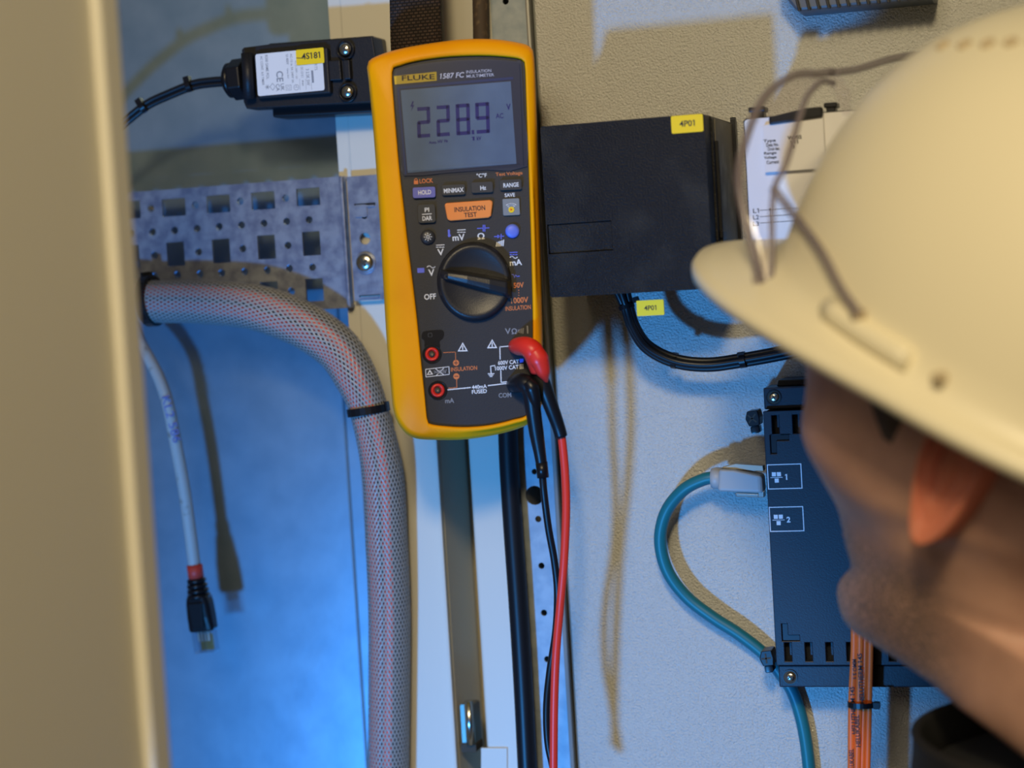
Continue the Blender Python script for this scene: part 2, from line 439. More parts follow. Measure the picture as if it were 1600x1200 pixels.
# ------------------------------------------------------------------ open door at the left
e = C(198, 600, .80)
dfr = Fr((e.x, e.y, 0), (math.cos(R(265)), math.sin(R(265)), 0), (0, 0, 1))   # U runs away from the edge, toward the viewer
door = thing('door_1', 'open beige painted cabinet door leaf blurred at the left edge', 'door', (e.x, e.y, -.16)); struct(door)
b = MB(); b.prism(dfr, [(0.0135, -.16), (.130, -.16), (.130, .30), (0.0135, .30)], -.0025, -.0045)
b.build('door_panel', M['door'], door, bevel=.0008)
b = MB(); b.prism(dfr, [(0, -.16), (.0140, -.16), (.0140, .30), (0, .30)], -.009, 0.0)
b.build('door_edge', M['door'], door, bevel=.002, bseg=3)

# ------------------------------------------------------------------ painted post with square holes (behind the switch)
yp = .0045
fp = wall(yp)
def post(px0, px1, py, z0, z1, hs):
    u0 = fp.uv(px0, py)[0]; u1 = fp.uv(px1, py)[0]
    b = MB(); hl = []
    for k, (px, py_, wpx, hpx) in enumerate(hs):
        u, v = fp.uv(px, py_); su, sv = fp.sc(px, py_)
        hl.append(rrect(u, v, wpx*su, hpx*sv) if hpx else circ(u, v, wpx/2*su, 16))
    b.prism(fp, [(u0, z0), (u1, z0), (u1, z1), (u0, z1)], -.0018, 0, hl)
    b.prism(fp, [(u0, z0), (u0+.0015, z0), (u0+.0015, z1), (u0, z1)], -.024, -.0018)
    b.prism(fp, [(u1-.0015, z0), (u1, z0), (u1, z1), (u1-.0015, z1)], -.024, -.0018)
    return b
zb = fp.uv(590, 590)[1]
b = post(514, 577, 30, zb, .42, [(549, 8, 28, 36), (550, 43, 14, 0), (563, 190, 12, 0), (559, 230, 25, 40), (567, 265, 12, 0), (571, 375, 13, 0), (574, 440, 26, 40), (577, 484, 11, 0), (583, 522, 28, 42), (587, 558, 11, 0)])
po = b.build('trim_9', M['paint'], bevel=.0006); struct(po)
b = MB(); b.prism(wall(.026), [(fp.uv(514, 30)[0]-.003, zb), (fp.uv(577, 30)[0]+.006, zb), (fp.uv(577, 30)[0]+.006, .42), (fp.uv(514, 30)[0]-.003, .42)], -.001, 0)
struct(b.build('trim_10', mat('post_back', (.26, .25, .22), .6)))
# ------------------------------------------------------------------ perforated galvanised rail + bracket
yr = 0.0
fr = wall(yr)
rail = thing('perforated_rail', 'wide galvanised mounting rail with rows of square and round holes', 'rail', P(380, 470, yr))
def z2(zx, zy): return (180+zx*.3, 240+zy*.3)
hs = []
def hole(zx, zy, wz, hz, r=0):
    px, py = z2(zx, zy); u, v = fr.uv(px, py); su, sv = fr.sc(px, py)
    hs.append(circ(u, v, wz*.15*su, 14) if hz == 0 else rrect(u, v, wz*.3*su, hz*.3*sv, .0003, 2))
for q in ((-863, 365), (-630, 347), (-397, 330), (-163, 312), (70, 294), (305, 280), (537, 262), (770, 245), (1005, 225)): hole(*q, 122, 92)
for q in ((-50, 300), (185, 285), (418, 268), (652, 248), (888, 232)): hole(*q, 36, 0)
for q in ((-40, 425), (78, 415), (195, 408), (310, 400), (427, 390), (542, 380), (658, 372), (775, 363), (893, 353), (1010, 345)): hole(*q, 36, 0)
for q in ((-855, 612), (-620, 594), (-387, 576), (-153, 558), (80, 540), (315, 523), (552, 507), (788, 487), (1022, 468)): hole(*q, 92, 125)
for q in ((-30, 545), (205, 530), (435, 512), (665, 495), (900, 478)): hole(*q, 36, 0)
for q in ((-30, 655), (90, 648), (207, 640), (325, 632), (443, 628), (555, 622), (675, 615), (792, 608), (908, 598), (1028, 592)): hole(*q, 36, 0)
for q in ((-830, 842), (-600, 824), (-370, 806), (-135, 788), (100, 770), (335, 755), (570, 742), (803, 726), (1038, 710)): hole(*q, 92, 118)
for q in ((-20, 780), (215, 768), (450, 752), (684, 735), (918, 717)): hole(*q, 36, 0)
u1 = fr.uv(539, 300)[0]; v0 = fr.uv(545, 481)[1]; v1 = fr.uv(525, 276)[1]; u0 = -.42
b = MB(); b.prism(fr, [(u0, v0), (u1, v0), (u1, v1), (u0, v1)], -.002, 0, hs)
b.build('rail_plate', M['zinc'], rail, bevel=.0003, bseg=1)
b = MB(); b.prism(fr, [(u1-.0022, v0), (u1, v0), (u1, v1), (u1-.0022, v1)], .0001, .0030); b.build('end_fold', M['zinc'], rail, bevel=.0006)
b = MB()
b.prism(fr, [(u0, v1-.002), (u1, v1-.002), (u1, v1), (u0, v1)], -.022, -.002)
b.prism(fr, [(u0, v0), (u1, v0), (u1, v0+.002), (u0, v0+.002)], -.022, -.002)
b.build('rail_flange', M['zinc'], rail, bevel=.0003, bseg=1)
b = MB(); u, v = fr.uv(*z2(185, 285)); b.lathe(fr.sub(u, v), [(.0001, -.003), (.0022, -.003), (.0022, -.0004), (.0012, .0006)], 12)
b.smooth = True; b.build('rivet', M['steel'], rail)

br = thing('mounting_bracket', 'galvanised bracket plate screwed to the perforated post left of the meter', 'bracket', P(570, 470, -.002))
fb = wall(-.002)
ub0 = fb.uv(543, 300)[0]; ub1 = fb.uv(606, 400)[0]; vb1 = fb.uv(570, 274)[1]; vb0 = fb.uv(590, 468)[1]
hs = []
for q, wz, hz in (((1298, 323), 34, 0), ((1300, 443), 58, 0)):
    px, py = z2(*q); u, v = fb.uv(px, py); su, sv = fb.sc(px, py); hs.append(circ(u, v, wz*.15*su, 16))
for q in ((1300, 265), (1325, 742)):
    px, py = z2(*q); u, v = fb.uv(px, py); su, sv = fb.sc(px, py); hs.append(rrect(u, v, 110*.3*su, 14*.3*sv))
b = MB(); b.prism(fb, [(ub0, vb0), (ub1, vb0), (ub1, vb1), (ub0, vb1)], -.002, 0, hs)
for q in ((1300, 275), (1325, 750)):      # bent tabs
    px, py = z2(*q); u, v = fb.uv(px, py); su, sv = fb.sc(px, py); b.prism(fb, rrect(u, v, 105*.3*su, 10*.3*sv, .0008), 0, .0012)
b.build('bracket_plate', M['zinc'], br, bevel=.0003, bseg=1)
b = MB(); px, py = z2(1272, 290); u, v = fb.uv(px, py); b.prism(fb, rrect(u+.001, v-.001, .0075, .0070, .001), .0001, .0010); b.build('bracket_clip', M['zinc'], br, bevel=.0004)

def screw(parent, fr_, px, py, rad, name='screw', mt='steel', cross=True, dome=.55, ang=0.5, h=0):
    u, v = fr_.uv(px, py, h); f = fr_.sub(u, v, h, ang)
    b = MB(); b.smooth = True
    prof = [(rad, -.001), (rad, rad*.12)] + [(rad*math.cos(a), rad*.12+rad*dome*math.sin(a)) for a in [R(x) for x in (15, 32, 50, 68, 82)]]
    b.lathe(f, prof+[(.0002, rad*.12+rad*dome)], 28)
    o = b.build(name, M[mt], parent)
    if cross:
        b = MB(); top = rad*.12+rad*dome
        b.prism(f, rrect(0, 0, rad*1.05, rad*.24, rad*.1), top-.0006, top+.00018); b.prism(f, rrect(0, 0, rad*.24, rad*1.05, rad*.1), top-.0006, top+.00016)
        b.build('cross_slot', M['dark'], o)
    return o
s_ = thing('pan_head_screw', 'large shiny pan head screw in the bracket beside the yellow meter', 'screw', P(571, 411, -.002))
b = MB(); u, v = fb.uv(571, 411); b.prism(fb.sub(u, v), circ(0, 0, .0062, 28), .0001, .0010); b.build('washer', M['zinc'], s_, bevel=.0002)
screw(s_, fb, 570.5, 410, .0052, name='screw_head', h=.001, dome=.45)

# ------------------------------------------------------------------ limit switch
def zs(zx, zy): return (370+zx*.14375, 40+zy*.14375)
yf = -.030
fs = wall(yf)
sw = thing('limit_switch', 'black limit switch with a white rating label above the perforated rail', 'switch', P(470, 170, -.01))
def poly(f, pts, conv=None, h=0): return [f.uv(*(conv(*p) if conv else p), h) for p in pts]
b = MB()   # rear housing and lower ledge
b.prism(fs, poly(fs, [(325, 192), (1475, 105), (1560, 940), (380, 1000)], zs, -.012), -.034, -.013)
b.build('base_housing', M['blacks'], sw, bevel=.0012)
b = MB()
b.prism(fs, poly(fs, [(52, 260), (75, 238), (330, 205), (1470, 118), (1500, 300), (1560, 800), (1500, 830), (105, 905), (72, 830)], zs, -.004), -.020, -.004)
b.build('housing', M['blackp'], sw, bevel=.0022, bseg=3)
b = MB(); b.prism(fs, poly(fs, [(175, 308), (985, 236), (1020, 740), (225, 800)], zs), -.006, 0)
b.build('cover', M['blackp'], sw, bevel=.0012, bseg=3)
b = MB(); b.smooth = True; a0, a1 = fs.w(*zs(112, 300)), fs.w(*zs(140, 800)); b.tube([a0, a1], .0034, 16); b.build('hinge_barrel', M['blackp'], sw)
b = MB(); b.prism(fs, poly(fs, [(960, 380), (1110, 370), (1130, 590), (975, 600)], zs), -.006, -.001)
b.prism(fs, poly(fs, [(1150, 375), (1220, 370), (1235, 580), (1165, 585)], zs), -.006, .000)
b.build('latch', M['blackp'], sw, bevel=.0006)
for zx, zy in ((1180, 262), (1205, 722)):   # screw seats
    u, v = fs.uv(*zs(zx-18, zy)); b = MB(); b.smooth = False
    b.prism(fs.sub(u, v), circ(0, 0, .0052, 28), -.006, -.0018, [circ(0, 0, .0042, 28)]); b.build('screw_seat', M['blacks'], sw, bevel=.0003)
    screw(sw, fs, *zs(zx, zy-4), .0036, h=-.0022, ang=.9)
lab = MB(); lp = poly(fs, [(195, 310), (935, 245), (945, 705), (235, 765)], zs, .0003)
cx = sum(p[0] for p in lp)/4; cy = sum(p[1] for p in lp)/4
lw, lh = (lp[1][0]-lp[0][0]+lp[2][0]-lp[3][0])/2, (lp[0][1]-lp[3][1]+lp[1][1]-lp[2][1])/2
lang = 0.0
lab.prism(fs, rrect(cx, cy, lw, lh, .0012), .00005, .0003); L_ = lab.build('rating_label', M['label'], sw, label='white rating label with rows of rotated small print')
tx = MB()
su, sv = fs.sc(454, 112)
def st(body, zx, zy, wz, hz, bold=0):     # text running downwards
    u, v = fs.uv(*zs(zx, zy)); tx.text(fs, body, u, v, wz*.14375*sv, hz*.14375*su, ang=-math.pi/2+lang, bold=bold, h=.00036)
st('B300 SAME POL.', 332, 455, 270, 30, .01); st('AC CONT. 6/3 TIMER', 280, 490, 320, 26, .01)
st('CE', 470, 553, 118, 75, .02); st('UK\nCA', 474, 672, 80, 90, .02)
st('Ui 400V', 552, 368, 110, 28, .01); st('Uimp 6kV', 556, 520, 110, 24, .01); st('AC-15 Ie 3A 240V 3A', 603, 465, 320, 24, .01); st('AC15 240V ~ 6A', 650, 480, 200, 22)
st('DC-13 0.1', 712, 505, 110, 26, .01); st('3 2.5K 5W', 775, 560, 180, 34, .01); st('IP65', 720, 625, 60, 18, .02); st('RTS', 862, 450, 70, 30)
tx.line(fs, poly(fs, [(685, 580), (692, 700)], zs), .00015, .00036); tx.line(fs, poly(fs, [(750, 580), (757, 700)], zs), .00015, .00036); tx.line(fs, poly(fs, [(812, 620), (818, 700)], zs), .00015, .00036)
tx.line(fs, poly(fs, [(822, 500), (830, 610)], zs), .0012, .00036)
def box_outline(mb, f, c4, wd, h): mb.line(f, list(c4)+[c4[0]], wd, h)
box_outline(tx, fs, poly(fs, [(535, 650), (592, 645), (597, 700), (540, 705)], zs), .0002, .00036)
box_outline(tx, fs, poly(fs, [(550, 665), (578, 662), (581, 686), (553, 689)], zs), .00015, .00036)
u, v = fs.uv(*zs(650, 672)); tx.prism(fs, circ(u, v, .0016, 20), .0003, .00036, [circ(u, v, .00138, 20)]); tx.line(fs, [(u-.001, v), (u+.001, v)], .00018, .00036); tx.line(fs, [(u, v), (u, v+.0012)], .00018, .00036)
u, v = fs.uv(*zs(392, 665)); c4 = [(u-.0016, v), (u, v+.0019), (u+.0016, v), (u, v-.0019)]; box_outline(tx, fs, c4, .00025, .00036)
u, v = fs.uv(*zs(335, 668))
for k in range(3): tx.line(fs, [(u+.0012*math.cos(k*1.05), v+.0012*math.sin(k*1.05)), (u-.0012*math.cos(k*1.05), v-.0012*math.sin(k*1.05))], .0003, .00036)
tx.build('label_print', M['greyp'], sw)
yt = MB(); yp_ = poly(fs, [(637, 265), (940, 240), (950, 405), (655, 432)], zs, .0008)
ycx, ycy = sum(p[0] for p in yp_)/4, sum(p[1] for p in yp_)/4
yt.prism(fs, rrect(ycx, ycy, yp_[1][0]-yp_[0][0], yp_[0][1]-yp_[3][1], .0008), .0003, .0008); yl = yt.build('tag', M['tagy'], sw, label='yellow marker sticker reading 4S181')
yt = MB(); u, v = fs.uv(*zs(812, 328)); yt.text(fs, '4S181', u, v, 200*.14375*su, None, bold=.022, h=.00086)
yt.line(fs, poly(fs, [(650, 352), (720, 355)], zs, .0008), .0004, .00086); yt.build('tag_print', M['inkd'], yl)
# gland: hexagonal nut lying along the cable
g0, g1 = P(380, 123, -.020), P(358, 126, -.020); ax = (g1-g0).normalized()
fgl = Fr(g0, Vector((0, -1, 0)).cross(ax), Vector((0, -1, 0)))
if fgl.N.dot(ax) < 0: fgl = Fr(g0, -fgl.U, fgl.V)
b = MB(); b.prism(fgl, circ(0, 0, .0118, 6), -.002, .0062); b.build('gland_nut', M['blacks'], sw, bevel=.001)
b = MB(); b.smooth = True; b.lathe(fgl, [(.0100, .006), (.0098, .0085), (.007, .0105), (.0045, .0105)], 24); b.build('gland_cap', M['blacks'], sw)

# switch cables leading to the left, tied
def cable(name, label, cat, pts, r, mt, group=None, res=6, seg=12):
    b = MB(); b.smooth = True; b.tube(pts, r, seg, res=res)
    o = b.build(name, M[mt]); tag(o, label, cat, group); return o
path = [(362, 126), (330, 128), (300, 133), (262, 148), (232, 162), (205, 182), (170, 212), (120, 265), (60, 350), (0, 460), (-80, 640)]
c3 = [P(x, y, -.020) for x, y in path]
cable('thin_cable', 'upper of the two thin black cables from the limit switch gland', 'cable', [p+Vector((0, -.0005, .0011)) for p in c3], .0016, 'rubber')
cable('thin_cable', 'lower of the two thin black cables from the limit switch gland', 'cable', [p+Vector((0, .0006, -.0015)) for p in c3], .0016, 'rubber')
def tie(name, label, fr_, px, py, wpx, hpx, head, ang=0, depth=.004, h=0, group=None, mt='blacks'):
    """a loop of strap around a bundle: wpx across the bundle, hpx along it; head = (du, dv) px of its lock"""
    u, v = fr_.uv(px, py, h); su, sv = fr_.sc(px, py, h)
    c = fr_.sub(u, v, h, ang); W, H = wpx*su, hpx*sv
    t = thing(name, label, 'cable tie', c.p(0, 0), group)
    b = MB(); b.smooth = False
    prof = []
    for k in range(24):
        a = 2*math.pi*k/24; prof.append(((W/2)*math.cos(a), depth*math.sin(a)))
    inner = [(x*.86, y*.86) for x, y in prof]
    rings = [[c.p(x, zz, y) for x, y in pr] for pr, zz in ((inner, -H/2), (prof, -H/2), (prof, H/2), (inner, H/2), (inner, -H/2))]
    b.loft(rings); b.smooth = True
    b.build('strap', M[mt], t, fix=True)
    b = MB(); hx, hy = head; b.prism(c, rrect(hx*su, hy*sv, H*1.25, H*1.25, .0003), -.0018, .0022); b.build('lock_head', M[mt], t, bevel=.0003)
    return t
fcab = wall(-.021)
tie('cable_tie', 'small black tie on the thin cables, nearer the switch gland', fcab, 296, 134, 18, 8, (9, 1), R(100), depth=.0034)
tie('cable_tie', 'small black tie on the thin cables, beside the open door', fcab, 224, 167, 17, 8, (9, 1), R(118), depth=.0034)

# ------------------------------------------------------------------ braided hose with wires inside
yh = -.0150
hp = [(-420, 455), (-150, 455), (120, 462), (180, 466), (240, 471), (300, 471), (380, 477), (435, 491), (485, 514), (528, 546), (556, 590), (576, 640), (597, 733), (604, 850), (608, 950), (608, 1060), (607, 1180), (606, 1290)]
yh_ = [0, 0, 0, 0, 0, 0, 0, 0, 0, 0, -.001, -.001, .001, .004, .006, .0065, .0065, .0065]
hc = [P(x, y, yh+d) for (x, y), d in zip(hp, yh_)]
rad = [.0125, .0125, .0125, .0125, .0123, .0126, .0130, .0134, .0134, .0130, .0122, .0108, .0118, .0119, .0119, .0118, .0117, .0117]
hose = thing('braided_sleeve_hose', 'thick grey braided sleeve hose curving down past the meter', 'hose', hc[11])
b = MB(); b.smooth = True; b.tube(hc, rad, 40, res=8, caps=False); b.build('sleeve', M['braid'], hose)
cen = crom([tuple(p) for p in hc], 6)
n = len(cen); rr = []
for i in range(len(rad)-1):
    for k in range(6): rr.append(rad[i]+(rad[i+1]-rad[i])*k/6)
rr.append(rad[-1])
wm = {'r': mat('inner_red_wire', (.85, .10, .06), .5), 'g': mat('inner_grey_wire', (.10, .095, .09), .6), 'k': mat('inner_dark_wire', (.03, .03, .035), .6)}
cols = 'rkgrkggkrg'
T = [(cen[min(i+1, n-1)]-cen[max(i-1, 0)]).normalized() for i in range(n)]
for wi in range(10):
    pts = []
    for i in range(n):
        x = Vector((0, -1, 0)); x = (x-T[i]*x.dot(T[i])).normalized(); y = T[i].cross(x)
        a0 = {0: 8, 3: 300, 8: 195}.get(wi, wi*36+20)
        a = R(a0+i*0.45)
        k = .66 if wi != 9 else 0.0
        pts.append(cen[i]+(x*math.cos(a)+y*math.sin(a))*rr[i]*k)
    b = MB(); b.smooth = True; b.tube(pts, [q*.29 for q in rr], 8, caps=False); b.build('inner_wire', wm[cols[wi]], hose)
tie('cable_tie', 'black tie around the braided hose beside the open door', wall(yh), 236, 470, 74, 13, (34, 2), R(93), depth=.0165)
tie('cable_tie', 'black tie around the braided hose at the meter lower left corner', wall(yh-.001), 575, 641, 62, 12, (26, 2), R(6), depth=.0128)

# ------------------------------------------------------------------ loose grey network cable
yE = -.002
gp = [(196, 470), (205, 500), (222, 540), (246, 585), (262, 630), (274, 690), (287, 760), (297, 830), (304, 886)]
gc = [P(x, y, yE+d) for (x, y), d in zip(gp, (.018, .016, .010, .004, 0, 0, 0, 0, 0))]
nc = thing('network_cable', 'loose grey network cable ending in a clear plug, hanging at left', 'cable', gc[-1])
b = MB(); b.smooth = True; b.tube(gc, .0037, 16, res=8); b.build('jacket', M['greyc'], nc)
fe = wall(yE-.0037)
b = MB(); dirv = (P(300, 860, yE)-P(318, 975, yE)); 
u, v = fe.uv(268, 655); su, sv = fe.sc(268, 655); b.text(fe, 'KL2 586', u, v, 74*sv, 13*su, ang=-math.pi/2+.20, bold=.0, h=.0003)
b.build('cable_print', M['bluei'], nc)
def edir(p, q): return (P(*q, yE)-P(*p, yE)).normalized()
d = edir((303, 885), (321, 1010))
fq = Fr(P(304, 884, yE), Vector((0, -1, 0)).cross(d)*-1, d)      # V along the plug
if fq.N.y > 0: fq = Fr(fq.o, -fq.U, fq.V)
sE = (P(304, 884, yE)-CP).dot(fwd)/FPX*1.0
b = MB(); b.smooth = True; b.tube([fq.p(0, -.0005), fq.p(0, .0074)], .0046, 18); b.build('red_sleeve', M['redband'], nc)
b = MB(); b.smooth = True
for k in range(4): b.tube([fq.p(0, .0078+k*.0030), fq.p(0, .0100+k*.0030)], .0056+k*.0004, 18)
b.tube([fq.p(0, .0075), fq.p(0, .021)], .0045, 14)
b.build('strain_relief', M['blacks'], nc)
b = MB(); b.loft([[fq.p(x*s, yy, z*t) for x, z in [(p[0], p[1]) for p in rrect(0, 0, .0135, .0115, .003)]] for s, t, yy in ((.95, 1, .018), (1.08, 1.02, .022), (1.15, 1.0, .030), (1.18, .85, .0375), (1.05, .8, .0385))], cap0=True, cap1=True)
b.prism(fq, [(-.0045, .021), (.0045, .021), (.0035, .036), (-.0035, .036)], .004, .0072)
b.build('plug_boot', M['blacks'], nc, bevel=.0005)
b = MB(); b.prism(fq, rrect(0, .0435, .0128, .015, .0006), -.004, .0035); b.prism(fq, [(-.003, .037), (.003, .037), (.002, .050), (-.002, .050)], .0040, .0052)
b.build('plug_body', M['clear'], nc, bevel=.0003)
b = MB()
for k in range(8): b.prism(fq, rrect((k-3.5)*.00105, .0455, .0004, .0095), -.0030, -.0012)
b.build('contact', M['gold'], nc)
b = MB()
for k in range(4): b.prism(fq, rrect((k-1.5)*.0021, .0405, .0012, .008), .0, .0014)
b.build('plug_wires', mat('plug_wires', (.55, .5, .42), .5), nc)

# ------------------------------------------------------------------ recess latch, black vertical cable, small plate
lc = thing('door_catch', 'small chrome roller catch low in the recess between posts', 'catch', P(731, 1170, .012))
fl = wall(.006)
b = MB(); u, v = fl.uv(731, 1132); b.prism(fl, rrect(u, v, .0080, .0230, .0012), -.012, 0); b.build('catch_body', mat('catch_steel', (.25, .23, .19), .3, metal=.9), lc, bevel=.0006)
b = MB(); b.smooth = True; u, v = fl.uv(735, 1130); b.tube([fl.p(u, v-.012, .001), fl.p(u, v+.013, .001)], .0026, 14); b.build('roller', M['steel'], lc)
b = MB(); u, v = fl.uv(733, 1168); b.prism(fl, rrect(u, v, .009, .005, .001), -.012, .001); b.build('catch_foot', M['dark'], lc, bevel=.0004)
sp = MB(); fpl = wall(.0036); c4 = poly(fpl, [(752, 1168), (793, 1168), (793, 1230), (752, 1230)]); sp.prism(fpl, c4, -.0002, .0008)
o = sp.build('cover_plate', M['paint'], bevel=.0003); tag(o, 'small painted plate on the post below the meter', 'plate')
vb = [P(793, 560, -.006), P(794, 690, -.006), P(800, 800, -.006), P(809, 930, -.006), P(817, 1060, -.006), P(824, 1200, -.006), P(829, 1300, -.006)]
cable('power_cable', 'thick black cable running straight down below the meter', 'cable', vb, .0056, 'rubber')
cable('power_cable', 'thick brown black cable running up behind the top of the meter', 'cable', [P(735, -520, -.004), P(745, -250, -.004), P(751, 20, -.004), P(752, 120, -.004), P(756, 300, -.004)], .0045, 'brown')

# ------------------------------------------------------------------ strap
s0 = [(630, -560, -.012), (640, -300, -.030), (647, -60, -.052), (650, 60, -.062), (652, 110, -.060)]
b = MB(); b.smooth = True
rows = []
for px, py, y in s0:
    c = P(px, py, y); rows.append([c+Vector((t*.0138, 0, 0)) for t in (-1, -.5, 0, .5, 1)])
b.grid([[Vector(q) for q in r] for r in rows]); o = b.build('hanging_strap', M['webbing']); tag(o, 'wide woven black strap holding up the yellow meter', 'strap')
sm = o.modifiers.new('solid', 'SOLIDIFY'); sm.thickness = .0022; sm.offset = 0

# ------------------------------------------------------------------ black box 4P01
yb = -.078
f4 = wall(yb)
tl, tr_, bl = f4.uv(843, 198), f4.uv(1099, 177), f4.uv(860, 465)
W4, H4 = tr_[0]-tl[0]+.0003, tl[1]-bl[1]
x0, x1, z1_, z0_ = tl[0]+.0003, tl[0]+W4, (tl[1]+tr_[1])/2, (tl[1]+tr_[1])/2-H4
box = thing('junction_box', 'black plastic junction box with yellow 4P01 sticker right of the meter', 'box', ((x0+x1)/2, yb+.04, z0_))
b = MB(); b.prism(f4, rrect((x0+x1)/2, (z0_+z1_)/2, x1-x0+.002, z1_-z0_+.0005, .003), -.0765, -.016); b.build('base', M['blackbox'], box, bevel=.001)
b = MB(); wu, wv = f4.uv(906, 371)
win = rrect(wu, wv, .0335, .0150)
b.prism(f4, rrect((x0+x1)/2, (z0_+z1_)/2, x1-x0, z1_-z0_, .0015), -.0150, 0, [win]); b.build('lid', M['blackbox'], box, bevel=.0010, bseg=3)
b = MB(); b.prism(f4, rrect(wu, wv, .0333, .0148), -.004, -.0012); b.build('lid_window', M['blackbox'], box, bevel=.0004)
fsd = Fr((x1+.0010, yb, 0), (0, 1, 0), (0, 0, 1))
b = MB(); b.prism(fsd, rrect(.047, (z0_+z1_)/2, .052, H4*.965, .002), -.0005, .0004); b.build('side_panel', M['boxside'], box, bevel=.0002, label='dusty side wall with warm light painted into its grey brown')
b = MB(); fsd = Fr((x1+.0010, yb, 0), (0, 1, 0), (0, 0, 1))     # right side face, U runs backwards
zc = (z0_+z1_)/2
b.prism(fsd, rrect(.022, zc-.004, .003, H4*.80), -.001, .0016); b.prism(fsd, rrect(.024, z1_-.060, .010, .004), .000, .0020)
b.build('side_rib', M['blacks'], box, bevel=.0005)
b = MB(); b.prism(fsd, rrect(.073, zc, .004, H4+.004, .001), -.0005, .0022); b.build('rear_flange', M['blacks'], box, bevel=.0008)
b = MB(); u, v = f4.uv(1074, 193.5); b.prism(f4, rrect(u, v, .0160, .0087, .0008), .00005, .0006); yl = b.build('tag', M['tagy'], box, label='yellow marker sticker reading 4P01')
b = MB(); b.text(f4, '4P01', u, v+.0002, .0077, None, bold=.02, h=.00066); b.build('tag_print', M['inkd'], yl)

# bundle below the box
yc = -.030
bp = [(968, 445), (979, 478), (990, 512), (1012, 543), (1054, 564), (1105, 570), (1160, 563), (1230, 550), (1310, 532), (1400, 510)]
bc = [P(x, y, yy) for (x, y), yy in zip(bp, (-.050, -.048, -.042, -.036, -.032, -.030, -.030, -.030, -.030, -.030))]
nm = ['front', 'upper', 'lower', 'rear']
wh = ['front-facing black wire of the tied bundle below the junction box', 'uppermost black wire of the tied bundle below the junction box', 'lowest black wire of the tied bundle below the junction box']
for k, (dn, dy) in enumerate(((0, -.0016), (.0020, .0008), (-.0020, .0006))):
    pts = []
    for i, p in enumerate(bc):
        t = (bc[min(i+1, len(bc)-1)]-bc[max(i-1, 0)]).normalized(); nn = Vector((0, -1, 0)).cross(t)
        if nn.z < 0 and i > 3: nn = -nn
        pts.append(p-nn*dn*(1.6 if i == 0 else 1)*(-1 if nn.z < 0 else -1)+Vector((0, dy, 0)))
    cable('black_wire', wh[k], 'wire', pts, .00185, 'rubber')
fy = wall(yc)
tie('cable_tie', 'black tie on the bundle just under the junction box', wall(-.047), 979, 479, 25, 7, (17, 6), R(14), depth=.0047)
tie('cable_tie', 'black tie on the lowest bend of the bundle under the junction box', fy, 1054, 565, 22, 8, (9, 1), R(78), depth=.0047)
tie('cable_tie', 'black tie on the bundle beneath the hard hat peak', fy, 1161, 564, 22, 9, (9, 1), R(96), depth=.0047)
b = MB(); fm = wall(-.073); u, v = fm.uv(1016, 481); b.prism(fm, rrect(u, v, .0140, .0078, .0004), -.001, 0)
mk = thing('cable_marker', 'yellow green 4P01 marker flag on the tied wires', 'marker', fm.p(u, v)); b.build('flag', M['tagg'], mk)
b = MB(); b.text(fm, '4P01', u, v, .0063, None, bold=.02, h=.00006); b.build('flag_print', M['inkd'], mk)

# ------------------------------------------------------------------ motor starter behind the hat
yq = -.066
fk = wall(yq)
def zk(zx, zy): return (1080+zx*.28333, 60+zy*.28333)
ms = thing('motor_starter', 'white labelled motor starter partly behind the hard hat', 'circuit breaker', P(1230, 380, -.03))
ku, kv = fk.uv(1161, 186); ku2 = ku+.064
kz = fk.uv(1180, 470)[1]
b = MB(); b.prism(fk, rrect((ku+ku2)/2, (kv+kz)/2, ku2-ku, kv-kz, .002), -.0655, -.003); b.build('body', M['label'], ms, bevel=.001)
b = MB(); b.prism(fk, rrect((ku+ku2)/2, (kv+kz)/2, ku2-ku+.001, kv-kz+.001, .002), -.008, -.0035); b.build('frame_edge', M['blacks'], ms, bevel=.0006)
for (a, c) in ((306, 400), (725, 800)):
    u0_, v_ = fk.uv(*zk(a, 378)); u1_, _ = fk.uv(*zk(c, 378)); vt = kv+.0005
    if a > 500: v_ = fk.uv(*zk(760, 350))[1]
    b = MB(); b.prism(fk, [(u0_+.001, vt-.001), (u1_-.001, vt-.001), (u1_-.001, v_-.0015), (u0_+.001, v_-.0015)], -.014, -.005); b.prism(fk, [(u0_, v_-.0025), (u1_, v_-.0025), (u1_, v_), (u0_, v_)], -.015, -.004)
    b.build('terminal_cap', M['blacks'], ms, bevel=.0006)
lu0, lv0 = fk.uv(*zk(395, 500)); lu1, lv1 = fk.uv(*zk(640, 480))
cvt = []
for k in range(9):
    t = k/8; cvt.append((lu0+(lu0+.030-lu0)*t, lv0+.0015+.0032*math.sin(t*math.pi*.55)))
lowv = fk.uv(*zk(400, 740))[1]
b = MB(); b.prism(fk, [(lu0, lowv), (lu0+.030, lowv)]+cvt[::-1], -.0029, .0003); b.build('front_block', M['label'], ms, bevel=.0005)
b = MB(); b.prism(fk, [(lu0+.0035, lv0+.0018), (lu0+.030, lv0+.0035), (lu0+.030, lv0+.0085), (lu0+.022, lv0+.0085), (lu0+.0035, lv0+.0055)], -.0025, .0022); b.build('handle', M['blacks'], ms, bevel=.0008)
b = MB()
for i, (s, zx, zy) in enumerate((('Type', 432, 566), ('Data No.', 448, 586), ('Circuit desc.', 455, 608), ('Range', 436, 634), ('Voltage', 436, 658), ('Current', 450, 682))):
    u, v = fk.uv(*zk(zx, zy), .0003); b.text(fk, s, u, v, .0062, .0018, bold=.03, h=.00038)
for s, zx, zy in (('WO02', 570, 546), ('1011', 568, 572), ('23', 560, 598)):
    u, v = fk.uv(*zk(zx, zy), .0003); b.text(fk, s, u, v, None, .0019, bold=.04, h=.00038)
